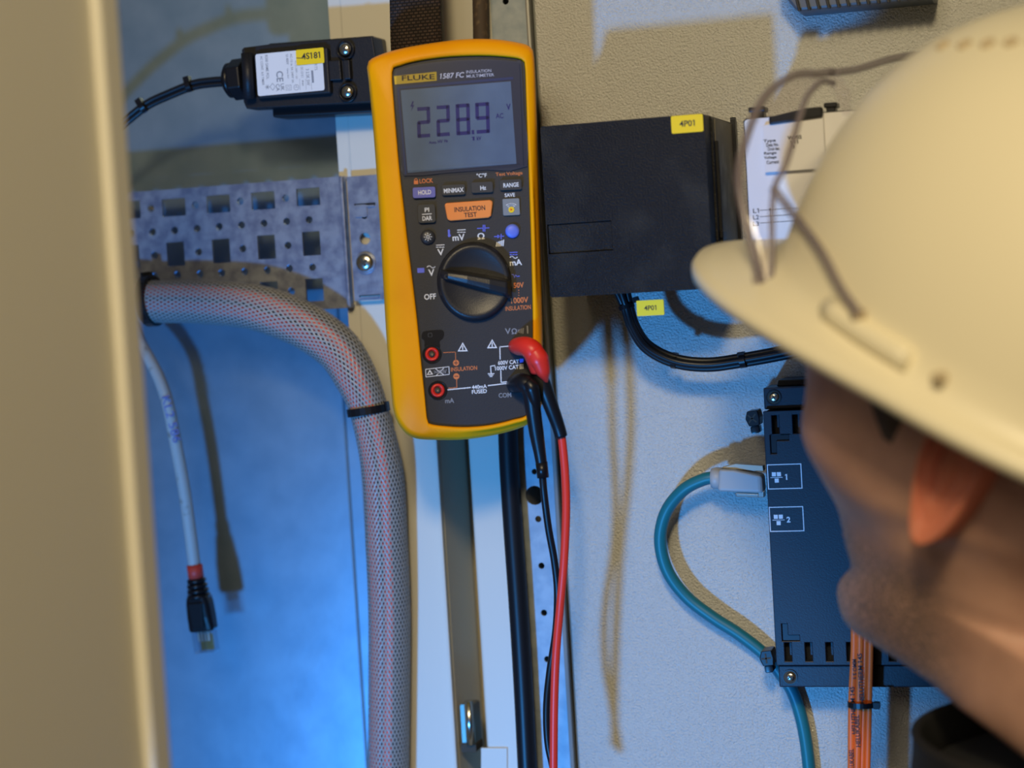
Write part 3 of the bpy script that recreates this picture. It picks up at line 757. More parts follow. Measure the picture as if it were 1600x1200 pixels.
for i, s in enumerate(('L1', 'L2', 'L3')):
    u, v = fk.uv(*zk(352, 950+36*i)); b.text(fk, s, u, v, .0030, .0022, bold=.01, h=-.0029)
    u, v = fk.uv(*zk(375, 948+35*i)); b.line(fk, [(u, v), (u+.022, v)], .00028, -.0029)
u, v = fk.uv(*zk(428, 943)); b.line(fk, [(u, v+.0005), (u, v-.012)], .0003, -.0029); b.prism(fk, circ(u, v, .0005, 10), -.003, -.0028)
b.build('label_print', M['inkd'], ms)

# ------------------------------------------------------------------ ribbed device at the top edge
fv = wall(-.028)
du0, dv0 = fv.uv(1226, 16)
vd = thing('ventilated_module', 'dark ribbed plastic module cut off by the top edge', 'module', fv.p(du0+.05, dv0))
b = MB(); b.prism(fv, [(du0+.006, dv0-.001), (du0+.075, dv0-.001), (du0+.075, dv0+.06), (du0-.003, dv0+.06), (du0-.003, dv0+.012)], -.0278, 0); b.build('module_body', M['grille'], vd, bevel=.0015)
b = MB()
for k in range(14):
    u = du0+.005+k*.005; b.prism(fv, [(u+.002, dv0-.0015), (u+.0035, dv0-.0015), (u-.006+.0035, dv0+.03), (u-.006+.002, dv0+.03)], 0, .0012)
b.build('rib', M['blacks'], vd, bevel=.0003)

# ------------------------------------------------------------------ black i/o module
ym = -.036
fmo = wall(ym)
A, B_, D = fmo.uv(1192, 643), fmo.uv(1213, 1040), fmo.uv(1484, 1030)
mx0 = (A[0]+B_[0])/2; mz1 = A[1]; mz0 = B_[1]; mx1 = D[0]
mo = thing('interface_module', 'dark plastic interface module with two numbered port labels and corner screws', 'module', ((mx0+mx1)/2, -.02, mz0))
def zt(zx, zy): return (1180+zx/6, 580+zy/6)
def zm(zx, zy): return (1160+zx*.2, 960+zy*.2)
slots = []; sl = []
ou, ov = fmo.uv(1212, 660); 
pitch = .0107
for k in range(9):
    u = fmo.uv(1211.5, 660)[0]+k*pitch
    if u < mx1-.004: sl.append((u, 1))
for k in range(9):
    u = fmo.uv(1231.5, 1020)[0]+k*pitch
    if u < mx1-.004: sl.append((u, 0))
for u, top in sl:
    hgt = .0098; v = (mz1-.0022-hgt/2) if top else (mz0+.0022+hgt/2)
    slots.append(rrect(u, v, .0036, hgt))
Lh = []
for (px, py, top) in ((1203, 680, 1), (1221, 975, 0)):
    u, v = fmo.uv(px, py)
    t = .0030
    if top: Lp = [(u, v), (u, v-.0097), (u+t, v-.0097), (u+t, v-t), (u+.0097, v-t), (u+.0097, v)]
    else: Lp = [(u, v), (u, v-.0090), (u+.0090, v-.0090), (u+.0090, v-.0090+t), (u+t, v-.0090+t), (u+t, v)]
    Lh.append(Lp)
b = MB(); b.prism(fmo, [(mx0, mz0), (mx1, mz0), (mx1, mz1), (mx0, mz1)], -.004, 0, slots+Lh); b.build('front_cover', M['module'], mo, bevel=.0004)
b = MB(); b.prism(fmo, [(mx0+.0003, mz0+.0003), (mx1-.0003, mz0+.0003), (mx1-.0003, mz1-.0003), (mx0+.0003, mz1-.0003)], -.0350, -.006); b.build('module_body', M['module'], mo, bevel=.0004)
for l in Lh:
    b = MB(); b.prism(fmo, [(p[0]+.0002 if i in (0, 1) else p[0], p[1]) for i, p in enumerate(l)], -.003, -.0012)
    b.build('corner_mark', M['blacks'], mo)
tz = fmo.uv(1192, 606, -.006)[1]; bz = fmo.uv(1217, 1073, -.004)[1]
b = MB(); b.prism(fmo, [(mx0, mz1+.0006), (mx1, mz1+.0006), (mx1, tz), (mx0, tz)], -.030, -.005); b.prism(fmo, [(mx0+.006, tz), (mx1, tz), (mx1, tz+.0034), (mx0+.007, tz+.0034)], -.035, -.012); b.build('mounting_tab', M['module'], mo, bevel=.0006)
b = MB(); b.prism(fmo, [(mx0+.0005, bz), (mx1, bz), (mx1, mz0-.0006), (mx0+.0005, mz0-.0006)], -.030, -.003); b.build('mounting_tab', M['module'], mo, bevel=.0006)
for (px, py) in ((1209, 621), (1234.5, 1058)):
    hh = -.005 if py < 800 else -.003
    u, v = fmo.uv(px, py, hh); b = MB(); b.prism(fmo.sub(u, v, hh), circ(0, 0, .0040, 26), .0000, .0006, [circ(0, 0, .0034, 26)]); b.build('screw_ring', M['blacks'], mo)
    b = MB(); b.prism(fmo.sub(u, v, hh), circ(0, 0, .0034, 26), .0000, .0003); b.build('screw_recess', M['dark'], mo)
    screw(mo, fmo, px+.5, py, .0024, h=hh+.0008, dome=.35)
for n_, (px, py) in enumerate(((1226, 744.5), (1229, 811))):
    u, v = fmo.uv(px, py); wz, hz = .0178, .0130
    b = MB(); b.prism(fmo, rrect(u, v, wz, hz), .00002, .0001, [rrect(u, v, wz-.0009, hz-.0009)])
    q = u-.0042
    for dx, dy in ((-.0013, .0013), (.0013, .0013), (0, -.0020)): b.prism(fmo, rrect(q+dx, v+dy, .0021, .0021), .00002, .0001)
    b.line(fmo, [(q-.0030, v-.0004), (q+.0030, v-.0004)], .0003, .0001)
    b.text(fmo, str(n_+1), q+.0052, v-.0003, None, .0030, bold=.03, h=.0001)
    b.build('port_print', M['white'], mo, label='white outlined port symbol with the number %d' % (n_+1))
def lug(label, px, py):
    f = wall(-.030); u, v = f.uv(px, py); f = f.sub(u, v, 0, R(6))
    t = thing('mounting_lug', label, 'lug', f.p(0, 0), 'mounting lugs of the interface module')
    b = MB(); b.prism(f, [(-.0036, 0), (-.0022, .0040), (.0034, .0040), (.0040, 0), (.0034, -.0040), (-.0022, -.0040)], -.012, 0); b.build('lug_body', M['blacks'], t, bevel=.0005)
    b = MB(); b.line(f, [(-.0018, .0018), (.0018, -.0018)] if py < 700 else [(-.0022, 0), (.0022, 0)], .0008, .0001); b.line(f, [(.0018, .0018), (-.0018, -.0018)] if py < 700 else [(0, .0022), (0, -.0022)], .0008, .0001)
    b.build('cross_slot', M['dark'], t)
    b = MB(); b.smooth = True; b.prism(f, rrect(0, -.0062, .0044, .0040, .001), -.012, -.003); b.build('lug_foot', M['blacks'], t, bevel=.0004)
lug('black mounting lug with a cross slot at the module upper left', 1175, 654)
lug('black mounting lug with a cross slot at the module lower left', 1197, 1029)
lug('black mounting lug with a cross slot below the chin of the person', 1496, 1085)

# ------------------------------------------------------------------ teal cable and connector
tp = [(1120, 746, -.022), (1100, 749, -.022), (1070, 764, -.021), (1045, 792, -.018), (1033, 825, -.016), (1033, 860, -.014), (1046, 898, -.012), (1074, 934, -.010), (1114, 965, -.009), (1156, 992, -.008), (1196, 1024, -.007), (1222, 1056, -.006), (1240, 1085, -.0055), (1255, 1135, -.0055), (1264, 1200, -.006), (1268, 1280, -.006)]
tc_ = thing('teal_network_cable', 'thick teal network cable looping from the grey connector of the module', 'cable', P(1033, 860, -.014))
b = MB(); b.smooth = True; b.tube([P(*p) for p in tp], .0034, 18, res=8); b.build('jacket', M['teal'], tc_)
fc = wall(-.023)
q = lambda x, y: fc.uv(x, y)
b = MB(); b.prism(fc, [q(1124, 766), q(1195, 769), q(1193, 741), q(1150, 732), q(1126, 731)], -.006, .006); b.build('connector_shell', M['rjgrey'], tc_, bevel=.0018, bseg=3)
b = MB(); b.smooth = True; b.tube([P(1112, 747, -.022), P(1118, 747, -.022), P(1130, 748, -.022)], [.0052, .0058, .0058], 18); b.build('connector_collar', M['rjgrey'], tc_)
b = MB(); b.prism(fc, [q(1160, 733), q(1194, 735), q(1193, 727), q(1150, 724), q(1128, 730)], -.004, .003); b.build('latch_lever', mat('beige_lever', (.55, .50, .38), .5), tc_, bevel=.0006)
b = MB(); b.prism(fc, [q(1150, 769), q(1190, 771), q(1190, 776), q(1152, 775)], -.003, .003); b.prism(fc, [q(1186, 766), q(1196, 766), q(1196, 776), q(1186, 776)], -.003, .004); b.build('plug_tip', M['steel'], tc_, bevel=.0004)

# ------------------------------------------------------------------ orange wires
ow = [([(1334, 960), (1335, 1010), (1331, 1100), (1330, 1220), (1329, 1290)], 0, .00190), ([(1343, 960), (1344, 1010), (1342, 1100), (1339, 1220), (1338, 1290)], -.0008, .00190),
      ([(1352, 960), (1352, 1010), (1350, 1100), (1347, 1220), (1346, 1290)], .0002, .0015), ([(1360, 960), (1360, 1010), (1358, 1100), (1355, 1220), (1354, 1290)], .0004, .0015)]
wl = ['leftmost of the four orange wires hanging below the module', 'second from left of the four orange wires below the module', 'third from left of the four orange wires below the module', 'rightmost of the four orange wires hanging below the module']
for k, (pts, dy, r_) in enumerate(ow):
    y = -.046+dy
    t = thing('orange_wire', wl[k], 'wire', P(*pts[2], y))
    b = MB(); b.smooth = True; b.tube([P(x, yy, y) for x, yy in pts], r_, 12, res=6); b.build('insulation', M['orangew'], t)
    if k < 2:
        f = wall(y-r_-.00001); b = MB()
        items = ((1336, 1045, '1.5 QMM', 30), (1333, 1110, 'HELUTHERM 145', 74), (1331, 1190, 'HELUKABEL', 40)) if k == 0 else ((1345, 1060, 'HELUTHERM 145', 78), (1340, 1142, 'HELUKABEL', 50))
        for (x, yy, s, L) in items:
            u, v = f.uv(x, yy); su, sv = f.sc(x, yy); b.text(f, s, u, v, L*sv, 7.5*su, ang=math.pi/2, bold=.02, h=.00005)
        b.build('wire_print', M['inkd'], t)
tie('cable_tie', 'black tie holding the four orange wires together', wall(-.0465), 1345, 1101, 42, 8, (25, 0), R(-2), depth=.0042)

# ------------------------------------------------------------------ insulation multimeter
az, el = R(20), R(1.0)
mN = Vector((math.sin(az)*math.cos(el), -math.cos(az)*math.cos(el), math.sin(el)))
mU = Vector((math.cos(az), math.sin(az), 0)); mV = mN.cross(mU)
c_, s__ = math.cos(R(-.7)), math.sin(R(-.7))
FM = Fr(P(722, 375, -.088), mU*c_+mV*s__, mV*c_-mU*s__)
SU, SV = FM.sc(722, 375)
meter = thing('insulation_multimeter', 'yellow and charcoal insulation multimeter reading 228.9 on its display', 'multimeter', FM.p(0, -.100, -.03))
def mp(pts, h=0): return [FM.uv(x, y, h) for x, y in pts]
outer_px = [(574, 96), (590, 84), (625, 73), (675, 64), (725, 58), (775, 58), (815, 64), (830, 70), (836, 84), (839, 140), (842, 230), (845, 340), (848, 440), (850, 530), (851, 590), (848, 636), (838, 652), (822, 667), (780, 680), (730, 688), (680, 689), (648, 686), (630, 674), (616, 648), (610, 600), (604, 530), (598, 430), (591, 310), (583, 200), (576, 125)]
face_px = [(613, 112), (625, 103), (655, 95), (700, 89), (750, 87), (790, 89), (814, 93), (820, 102), (822, 150), (824, 210), (826, 262), (829, 356), (831, 430), (832.5, 500), (832, 560), (829, 610), (825, 646), (800, 656), (765, 664), (730, 667), (700, 666), (672, 662), (667, 652), (664, 620), (658, 562), (651, 490), (644, 430), (637, 375), (631, 320), (625, 270), (620, 215), (616, 165)]
def dens(poly_, n=10): return [(p.x, p.y) for p in crom([(x, y, 0) for x, y in poly_], n, closed=True)]
OUT = dens(mp(outer_px, 0), 8); FAC = dens(mp(face_px, 0), 8)
def radial(poly_, cx, cy, n=220, asp=.42):
    res = []
    for k in range(n):
        a = 2*math.pi*k/n; d = (math.cos(a), math.sin(a)/asp); L = math.hypot(*d); d = (d[0]/L, d[1]/L); best = 0
        for i in range(len(poly_)):
            x1_, y1_ = poly_[i][0]-cx, poly_[i][1]-cy; x2_, y2_ = poly_[(i+1) % len(poly_)][0]-cx, poly_[(i+1) % len(poly_)][1]-cy
            ex, ey = x2_-x1_, y2_-y1_; den = d[0]*ey-d[1]*ex
            if abs(den) < 1e-12: continue
            t = (x1_*ey-y1_*ex)/den; s = (x1_*d[1]-y1_*d[0])/den
            if -1e-6 <= s <= 1+1e-6 and t > best: best = t
        res.append((cx+d[0]*best, cy+d[1]*best))
    return res
RO = radial(OUT, 0, 0); RF = radial(FAC, 0, 0); NR = len(RO)
def ring(t, h, base=RO, other=RF, inset=0, hf=None):
    r = []
    for (x, y), (x2, y2) in zip(base, other):
        x_, y_ = x+(x2-x)*t, y+(y2-y)*t
        L = math.hypot(x_, y_); x_ -= x_/L*inset; y_ -= y_/L*inset
        r.append(FM.p(x_, y_, h))
    return r
b = MB(); b.smooth = True
b.loft([ring(0, -.046, inset=.016), ring(0, -.046, inset=.006), ring(0, -.043, inset=.0025), ring(0, -.036, inset=.001), ring(0, -.020), ring(0, -.008, inset=.0000), ring(0, -.004, inset=.0007),
        ring(0, -.0015, inset=.0020), ring(.0, .0000, inset=.0040), ring(1, .0012, inset=-.0022), ring(1, .0012, inset=-.0009), ring(1, .0006, inset=-.0002), ring(1, -.0006, inset=-.0001), ring(1, -.004)], cap0=True)
b.build('holster', M['yellow'], meter, fix=True)
b = MB(); b.prism(FM, [(x*.997, y*.9985) for x, y in RF], -.0245, -.0012); b.build('face_plate', M['face'], meter)
HF = -.0012                                     # height of the face
def mw(px, py, h=HF): return FM.uv(px, py, h)
def mrect(px, py, w_, h_, r=0, h=HF): u, v = mw(px, py, h); return rrect(u, v, w_*SU, h_*SV, r*SU)
TILT = R(1.3)     # printing is turned a little against the body axis
def mtext(b, s, px, py, w_=None, h_=None, bold=.02, shear=0, ang=0, h=HF+.0001):
    u, v = mw(px, py, h); b.text(FM, s, u, v, w_*SU if w_ else None, h_*SV if h_ else None, bold=bold, shear=shear, ang=ang, h=h)
def mline(b, pts, wd, h=HF+.0001): b.line(FM, [mw(x, y, h) for x, y in pts], wd*SU, h)
# display window
bz_px = [(616, 118), (628, 108), (660, 100), (715, 94), (770, 93), (806, 96), (815, 101), (819, 180), (824, 260), (760, 265.5), (700, 270), (632, 275), (628, 250), (620, 180)]
b = MB(); BZ = dens([mw(x, y) for x, y in bz_px], 2); b.prism(FM, BZ, HF-.002, HF+.0008)
bezel = b.build('display_bezel', M['bezel'], meter, bevel=.0004)
h2 = HF+.0009
lcdp = [mw(x, y, h2) for x, y in ((626, 141), (798, 127), (807, 256), (637, 270))]
b = MB(); b.prism(FM, lcdp, h2-.0003, h2+.00005); lcd = b.build('display', M['lcd'], meter)
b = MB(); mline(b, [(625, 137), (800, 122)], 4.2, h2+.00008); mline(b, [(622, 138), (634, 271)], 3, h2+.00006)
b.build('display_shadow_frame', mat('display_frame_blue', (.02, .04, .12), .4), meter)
h3 = h2+.00012
b = MB()
def dg(px, py): return mw(px, py, h3)
def seg7(which, cx, top, bot, wd, lean):
    """seven-segment digit; which lists a..g"""
    t = 5.6
    def pt(x, y):                # x -1..1, y 0 (bottom)..1 (top)
        X_ = cx+x*(wd/2-t/2)+lean*(y-.5)-(y-.5)*4.0; Y_ = bot+(top-bot)*y; Y_ += -(X_-cx)*.07
        return (X_, Y_)
    g = .06
    S = {'a': ((-.85, 1-g), (.85, 1-g)), 'd': ((-.85, g), (.85, g)), 'g': ((-.8, .5), (.8, .5)), 'f': ((-1, .54), (-1, .93)), 'b': ((1, .54), (1, .93)), 'e': ((-1, .07), (-1, .46)), 'c': ((1, .07), (1, .46))}
    for k in which:
        p, q_ = S[k]; b.line(FM, [dg(*pt(*p)), dg(*pt(*q_))], t*SU, h3)
seg7('abged', 662, 167, 215, 21, 2.5); seg7('abged', 692.5, 164.5, 213, 21.5, 2.5); seg7('abcdefg', 723.5, 162, 211, 22, 2.5); seg7('abcdfg', 754, 160, 208.5, 22, 2.5)
b.prism(FM, rrect(*dg(739, 206.5), 4.0*SU, 6.5*SV, .5*SU), h3-.00003, h3)
for pl in ([(644.5, 158), (641, 167), (644, 166.5), (642.5, 174), (647.5, 163.5), (644.5, 164.5), (646.5, 158.5)],): b.prism(FM, [dg(x, y) for x, y in pl], h3-.00003, h3)
mtext(b, 'AC', 780.5, 181, 12, 8, bold=.02, h=h3); mtext(b, 'V', 794.5, 167, 7, 9.5, bold=.04, h=h3)
mtext(b, 'Auto', 676, 222.5, 12, 4.2, bold=.04, h=h3); mtext(b, 'HV', 688, 221, 8, 5, bold=.04, h=h3); mtext(b, 'Hz', 697, 220, 6, 4.5, bold=.05, h=h3)
mtext(b, '1', 740, 216.5, 3, 6, bold=.05, h=h3); mtext(b, 'kV', 748.5, 216, 7, 6, bold=.04, h=h3)
b.build('display_segments', M['lcdink'], lcd, label='dark blue digits 228.9 with AC and V signs')
b = MB(); lp = [FM.uv(x, y, HF+.0025) for x, y in ((619, 108), (660, 99), (715, 93.5), (770, 92.5), (814, 96), (819, 180), (824, 261), (760, 266), (700, 270.5), (630, 275.5), (626, 240), (620, 175))]
b.prism(FM, lp, HF+.0022, HF+.0028); b.build('display_lens', M['lens'], meter, bevel=.0004)
b = MB(); mline(b, [(636, 268), (812, 256)], 1.2, HF+.00285); mline(b, [(812, 100), (818, 258)], 1.2, HF+.00285)
b.build('lens_edge', M['clear'], meter)
# yellow badge, model name
h4 = HF+.00095
b = MB(); b.prism(FM, [mw(x, y, h4) for x, y in ((615.5, 119), (682, 112), (682.5, 126), (617, 132))], h4-.0001, h4); bd = b.build('badge', mat('badge_yellow', (.72, .48, .02), .4), meter)
b = MB(); mtext(b, 'FLUKE', 653.5, 121, 51, 8, bold=.015, h=h4+.0001, ang=R(-1)+TILT); b.build('badge_print', M['inkd'], bd)
WH = MB(); GR = MB(); OR = MB(); BL = MB()
mtext(WH, '1587 FC', 706.5, 118, 38, 8.5, bold=.02, shear=.2, h=h4+.0001, ang=TILT)
mtext(WH, 'INSULATION', 748, 111.3, 39, 4.6, h=h4+.0001, ang=TILT, bold=.005); mtext(WH, 'MULTIMETER', 750.5, 118, 43, 4.6, h=h4+.0001, ang=TILT, bold=.005)
mtext(OR, 'LOCK', 666, 282.5, 21, 7, ang=TILT); mtext(OR, 'Test Voltage', 795.5, 272, 42, 7, ang=TILT, bold=.01)
b_ = mw(650, 284); OR.prism(FM, rrect(b_[0], b_[1]-.0003, 6.5*SU, 5.5*SV, .5*SU), HF, HF+.0001); OR.prism(FM, circ(b_[0], b_[1]+.0007, 2.6*SU, 14, 3.4*SV), HF, HF+.00009, [circ(b_[0], b_[1]+.0007, 1.7*SU, 14, 2.4*SV)])
mtext(WH, '\u00b0C\u00b0F', 752.5, 274, 16, 6.5, ang=TILT); mtext(WH, 'SAVE', 796.5, 304.7, 16, 6, ang=TILT)
# buttons
def button(name, px, py, w_, h_, r, mt, h=.0022, label=None, shape=None):
    b = MB(); pl = shape or mrect(px, py, w_, h_, r)
    o_ = MB(); u, v = mw(px, py)
    b.prism(FM, pl, HF-.001, HF+h); o = b.build(name, M[mt], meter, bevel=.0006, bseg=3, label=label)
    if not shape:
        o_.prism(FM, mrect(px, py, w_+3, h_+3, r+1), HF-.0005, HF+.00012, [mrect(px, py, w_, h_, r)]); o_.build('button_gap', M['dark'], meter)
    return o
def blabel(btn, s, px, py, w_, h_, mt='white', h=.0022, bold=.02):
    b = MB()
    if isinstance(s, str): s = [(s, px, py, w_, h_)]
    for (t, x, y, a, c) in s: mtext(b, t, x, y, a, c, bold=bold, h=HF+h+.00008, ang=TILT)
    b.build('button_print', M[mt], btn)
blabel(button('hold_button', 662.5, 301, 35, 16.5, 3, 'pbtn', label='purple HOLD button'), 'HOLD', 663.5, 300.5, 20, 7)
blabel(button('min_max_button', 708.5, 297, 36, 16, 3, 'kbtn'), 'MINMAX', 709, 297.3, 31, 7)
blabel(button('hertz_button', 753, 293, 33.5, 16.5, 3, 'kbtn'), 'Hz', 755, 293.5, 9, 6.5)
blabel(button('range_button', 797.5, 289, 34, 16, 3, 'kbtn'), 'RANGE', 798.5, 289, 24, 6.8)
pb = button('ratio_button', 666.5, 334, 27, 28.5, 4, 'kbtn')
b = MB(); mtext(b, 'PI', 667, 327.8, 7, 6.5, h=HF+.0023, ang=TILT); mtext(b, 'DAR', 667.5, 341, 15, 7, h=HF+.0023, ang=TILT); mline(b, [(660, 335), (674, 334)], 1.2, HF+.0023); b.build('button_print', M['white'], pb)
ts = [mw(x, y) for x, y in ((694.5, 320), (697, 317.6), (765, 312.8), (769, 314.5), (769.5, 318), (767, 338), (763, 340.5), (704, 345.5), (700, 344), (698.5, 341))]
tb = button('test_button', 733, 330, 0, 0, 0, 'obtn', label='large orange INSULATION TEST button', shape=ts)
blabel(tb, [('INSULATION', 734, 326, 48, 7.6), ('TEST', 735, 335.5, 20, 7.4)], 0, 0, 0, 0, mt='inkd', bold=.02)
wb = button('wireless_button', 798.5, 323.5, 26, 26, 2, 'gbtn', h=.0014)
b = MB(); hh = HF+.0015; u, v = mw(799, 327.5, hh)
for rr_ in (5.2, 8.2, 11.2):
    arc = [((u+rr_*SU*math.cos(R(a))), (v+rr_*SU*.85*math.sin(R(a)))) for a in range(50, 131, 10)]; b.line(FM, arc, 1.3*SU, hh+.0001)
b.build('button_print', M['white'], wb)
b = MB(); b.prism(FM, circ(u, v-.0001, 4.6*SU, 20), hh, hh+.0003); o = b.build('badge_dot', M['tagy'], wb, label='yellow dot'); b = MB(); b.prism(FM, [(u-1.6*SU, v-2*SU), (u+2*SU, v), (u-1.6*SU, v+2*SU)], hh+.0003, hh+.00036); b2 = b.build('badge_flag', M['redp'], wb)
b = MB(); b.smooth = True; u, v = mw(668.5, 370.5)
b.lathe(FM.sub(u, v, HF), [(11.8*SU, -.001), (11.6*SU, .0010), (10.5*SU, .0018), (6*SU, .0022), (.0001, .0023)], 28); lb = b.build('backlight_button', M['kbtn'], meter, fix=True)
b = MB(); hh = HF+.0024; b.prism(FM, circ(u, v, 2.6*SU, 16), hh-.0001, hh, [circ(u, v, 1.6*SU, 16)])
for k in range(8): a = k*math.pi/4; b.line(FM, [(u+4*SU*math.cos(a), v+4*SU*math.sin(a)), (u+6*SU*math.cos(a), v+6*SU*math.sin(a))], .9*SU, hh)
b.build('button_print', M['white'], lb)
b = MB(); b.smooth = True; u, v = mw(800.5, 361)
b.lathe(FM.sub(u, v, HF), [(11.2*SU, -.001), (11*SU, .0010), (9.8*SU, .0018), (6*SU, .0021), (.0001, .0022)], 28); b.build('blue_button', M['bbtn'], meter, fix=True, label='plain round blue button')
# scale legend
mtext(WH, 'mV', 716.5, 371, 19, 10, ang=TILT); mline(WH, [(715, 359.5), (727, 358.8)], 1.2)
for i in range(3): mline(WH, [(715+i*4.6, 363), (717.6+i*4.6, 362.8)], 1.2)
mtext(WH, '\u03a9', 751.5, 369, 11, 10, ang=TILT)
mline(BL, [(746, 357), (755, 356.4)], 1.2); mline(BL, [(755, 352), (755, 361)], 1.4); mline(BL, [(757.5, 352), (757.5, 361)], 1.4); mline(BL, [(757.5, 356.4), (764, 356)], 1.2)
mline(BL, [(772.5, 369.7), (787, 369)], 1.2); u, v = mw(780, 369.3)
BL.prism(FM, [(u-2.8*SU, v-3*SU), (u-2.8*SU, v+3*SU), (u+2*SU, v)], HF, HF+.0001); mline(BL, [(783, 366), (783, 373)], 1.3)
for i in range(5): mline(WH, [(775.6+i*2.6, 384.5-i*.2), (776.6+i*2.6, 379-i*1.1+i*.2)], 1.6)
u, v = mw(702, 368); BL.prism(FM, circ(u, v, 2.4*SU, 14), HF, HF+.0001); BL.prism(FM, rrect(u-.3*SU, v+4.5*SV, 3.2*SU, 10*SV, 1.4*SU), HF, HF+.00009)
mtext(WH, 'V', 688.5, 394, 10, 10, ang=TILT); mline(WH, [(682, 383.2), (694, 382.5)], 1.2)
for i in range(3): mline(WH, [(682+i*4.6, 386.4), (684.6+i*4.6, 386.2)], 1.2)
mtext(WH, 'V', 674, 426, 9.5, 10.5, ang=TILT)
def tilde(b, px, py, w_): mline(b, [(px-w_/2+w_*t/8, py-1.6*math.sin(t/8*2*math.pi)) for t in range(9)], 1.4)
tilde(WH, 673.5, 417, 12)
BL.prism(FM, mrect(657.5, 422.5, 11, 7.5, 1), HF, HF+.0001)
mtext(WH, 'OFF', 672, 463.5, 18.5, 9, ang=TILT)
mtext(WH, 'mA', 806, 410, 19, 9.5, ang=TILT); tilde(WH, 802.5, 402, 11); mline(BL, [(797, 394.6), (808, 394)], 1.2)
for i in range(3): mline(BL, [(797+i*4.3, 398), (799.3+i*4.3, 397.8)], 1.2)
mline(BL, [(800, 429), (802.5, 429), (804, 434), (805.5, 429.5), (807.5, 432), (811.5, 431.5)], 1.1)
mtext(OR, '50V', 810.5, 445.5, 16, 8.5, ang=TILT)
for i in range(3):
    u, v = mw(810.5, 453.5+i*4); OR.prism(FM, circ(u, v, .8*SU, 8), HF, HF+.0001)
mtext(OR, '1000V', 812, 469, 27, 9, ang=TILT); mtext(OR, 'INSULATION', 809.5, 481, 40, 7, ang=TILT, bold=.01)
# rotary dial
u, v = mw(741, 440); FD = FM.sub(u, v, HF, R(-10))
def ell(rx, ry, h, n=48): return [FM.p(u+rx*SU*math.cos(2*math.pi*k/n), v+ry*SV*math.sin(2*math.pi*k/n), HF+h) for k in range(n)]
b = MB(); b.smooth = True
b.loft([ell(58.5, 62.5, -.001), ell(58.5, 62.5, .0002), ell(56.8, 60.8, .0002), ell(56.5, 60.2, .0030), ell(55, 58.8, .0046), ell(50, 53.5, .0052), ell(46, 49, .0046), ell(20, 22, .0040), ell(1, 1, .0040)], cap1=True)
dl = b.build('rotary_dial', M['dial'], meter, fix=True)
b = MB()
gp_ = lambda x, y, h: FM.p(*FM.uv(x, y, HF+h), HF+h)
ridge = [(688, 428, 11, .0050), (700, 431, 14, .0085), (730, 436.5, 18, .0098), (765, 444, 22, .0098), (792, 450, 25, .0085), (799, 451.5, 25, .0048)]
rows = []
for x, y, wd, h in ridge:
    hw = wd/2; rows.append([gp_(x-hw*.10, y-hw-3, .0040), gp_(x, y-hw*.82, h*.97), gp_(x, y, h+.0003), gp_(x, y+hw*.82, h*.97), gp_(x+hw*.10, y+hw+3, .0040)])
b.smooth = False; b.grid(rows); b.add([]); 
b.face([len(b.v)-25-5+i for i in range(5)]); b.face([len(b.v)-5+i for i in range(5)][::-1])
b.build('dial_grip', M['dial'], dl, fix=True, bevel=.0008, bseg=3)
b = MB(); b.smooth = True; uu, vv = FM.uv(697.5, 432.5, HF+.008); b.lathe(FM.sub(uu, vv, HF+.0078), [(3.6*SU, -.001), (3.6*SU, .0004), (2.6*SU, .0004), (2.2*SU, -.0001), (.0001, -.0001)], 18); b.build('dial_pointer', M['kbtn'], dl)
# jacks
def jack(px, py, label=None):
    u, v = mw(px, py); f = FM.sub(u, v, HF)
    b = MB(); b.prism(f, circ(0, 0, 15.2*SU, 32), -.001, .0003, [circ(0, 0, 13.6*SU, 32)]); b.prism(f, circ(0, 0, 13.6*SU, 32), -.002, .00006); o = b.build('jack_well', M['blacks'], meter, bevel=.0002)
    b = MB(); b.smooth = True; b.lathe(f, [(10.8*SU, .0000), (10.8*SU, .0006), (9.6*SU, .0012), (7.0*SU, .0012), (6.2*SU, .0004), (5.8*SU, .0001), (.0001, .0001)], 30); b.build('jack_ring', M['jack'], o, fix=True)
    b = MB(); b.smooth = True; b.prism(f, circ(0, 0, 5.2*SU, 20), 0, .0003); b.build('jack_hole', M['dark'], o)
    b = MB(); b.lathe(f, [(2.4*SU, 0), (2.4*SU, .0007), (1.0*SU, .0007), (.0001, .0005)], 12); b.build('jack_contact', M['steel'], o)
jack(675, 553.5); jack(684, 610)
b = MB(); sl_ = dens([mw(x, y) for x, y in ((659, 523), (662, 518), (675, 516), (690, 515.5), (694, 521), (692, 529), (687, 534), (686, 545), (665, 545), (663, 533), (659, 529))], 4)
b.prism(FM, sl_, HF-.001, HF+.00012); b.build('jack_shutter', M['blacks'], meter, bevel=.0001)
b = MB(); u, v = mw(672, 523.5); b.prism(FM, rrect(u, v, 7*SU, 7*SV, 2*SU), HF+.0001, HF+.0002, [rrect(u, v, 4.8*SU, 4.8*SV, 1.4*SU)]); b.build('shutter_mark', M['kbtn'], meter)
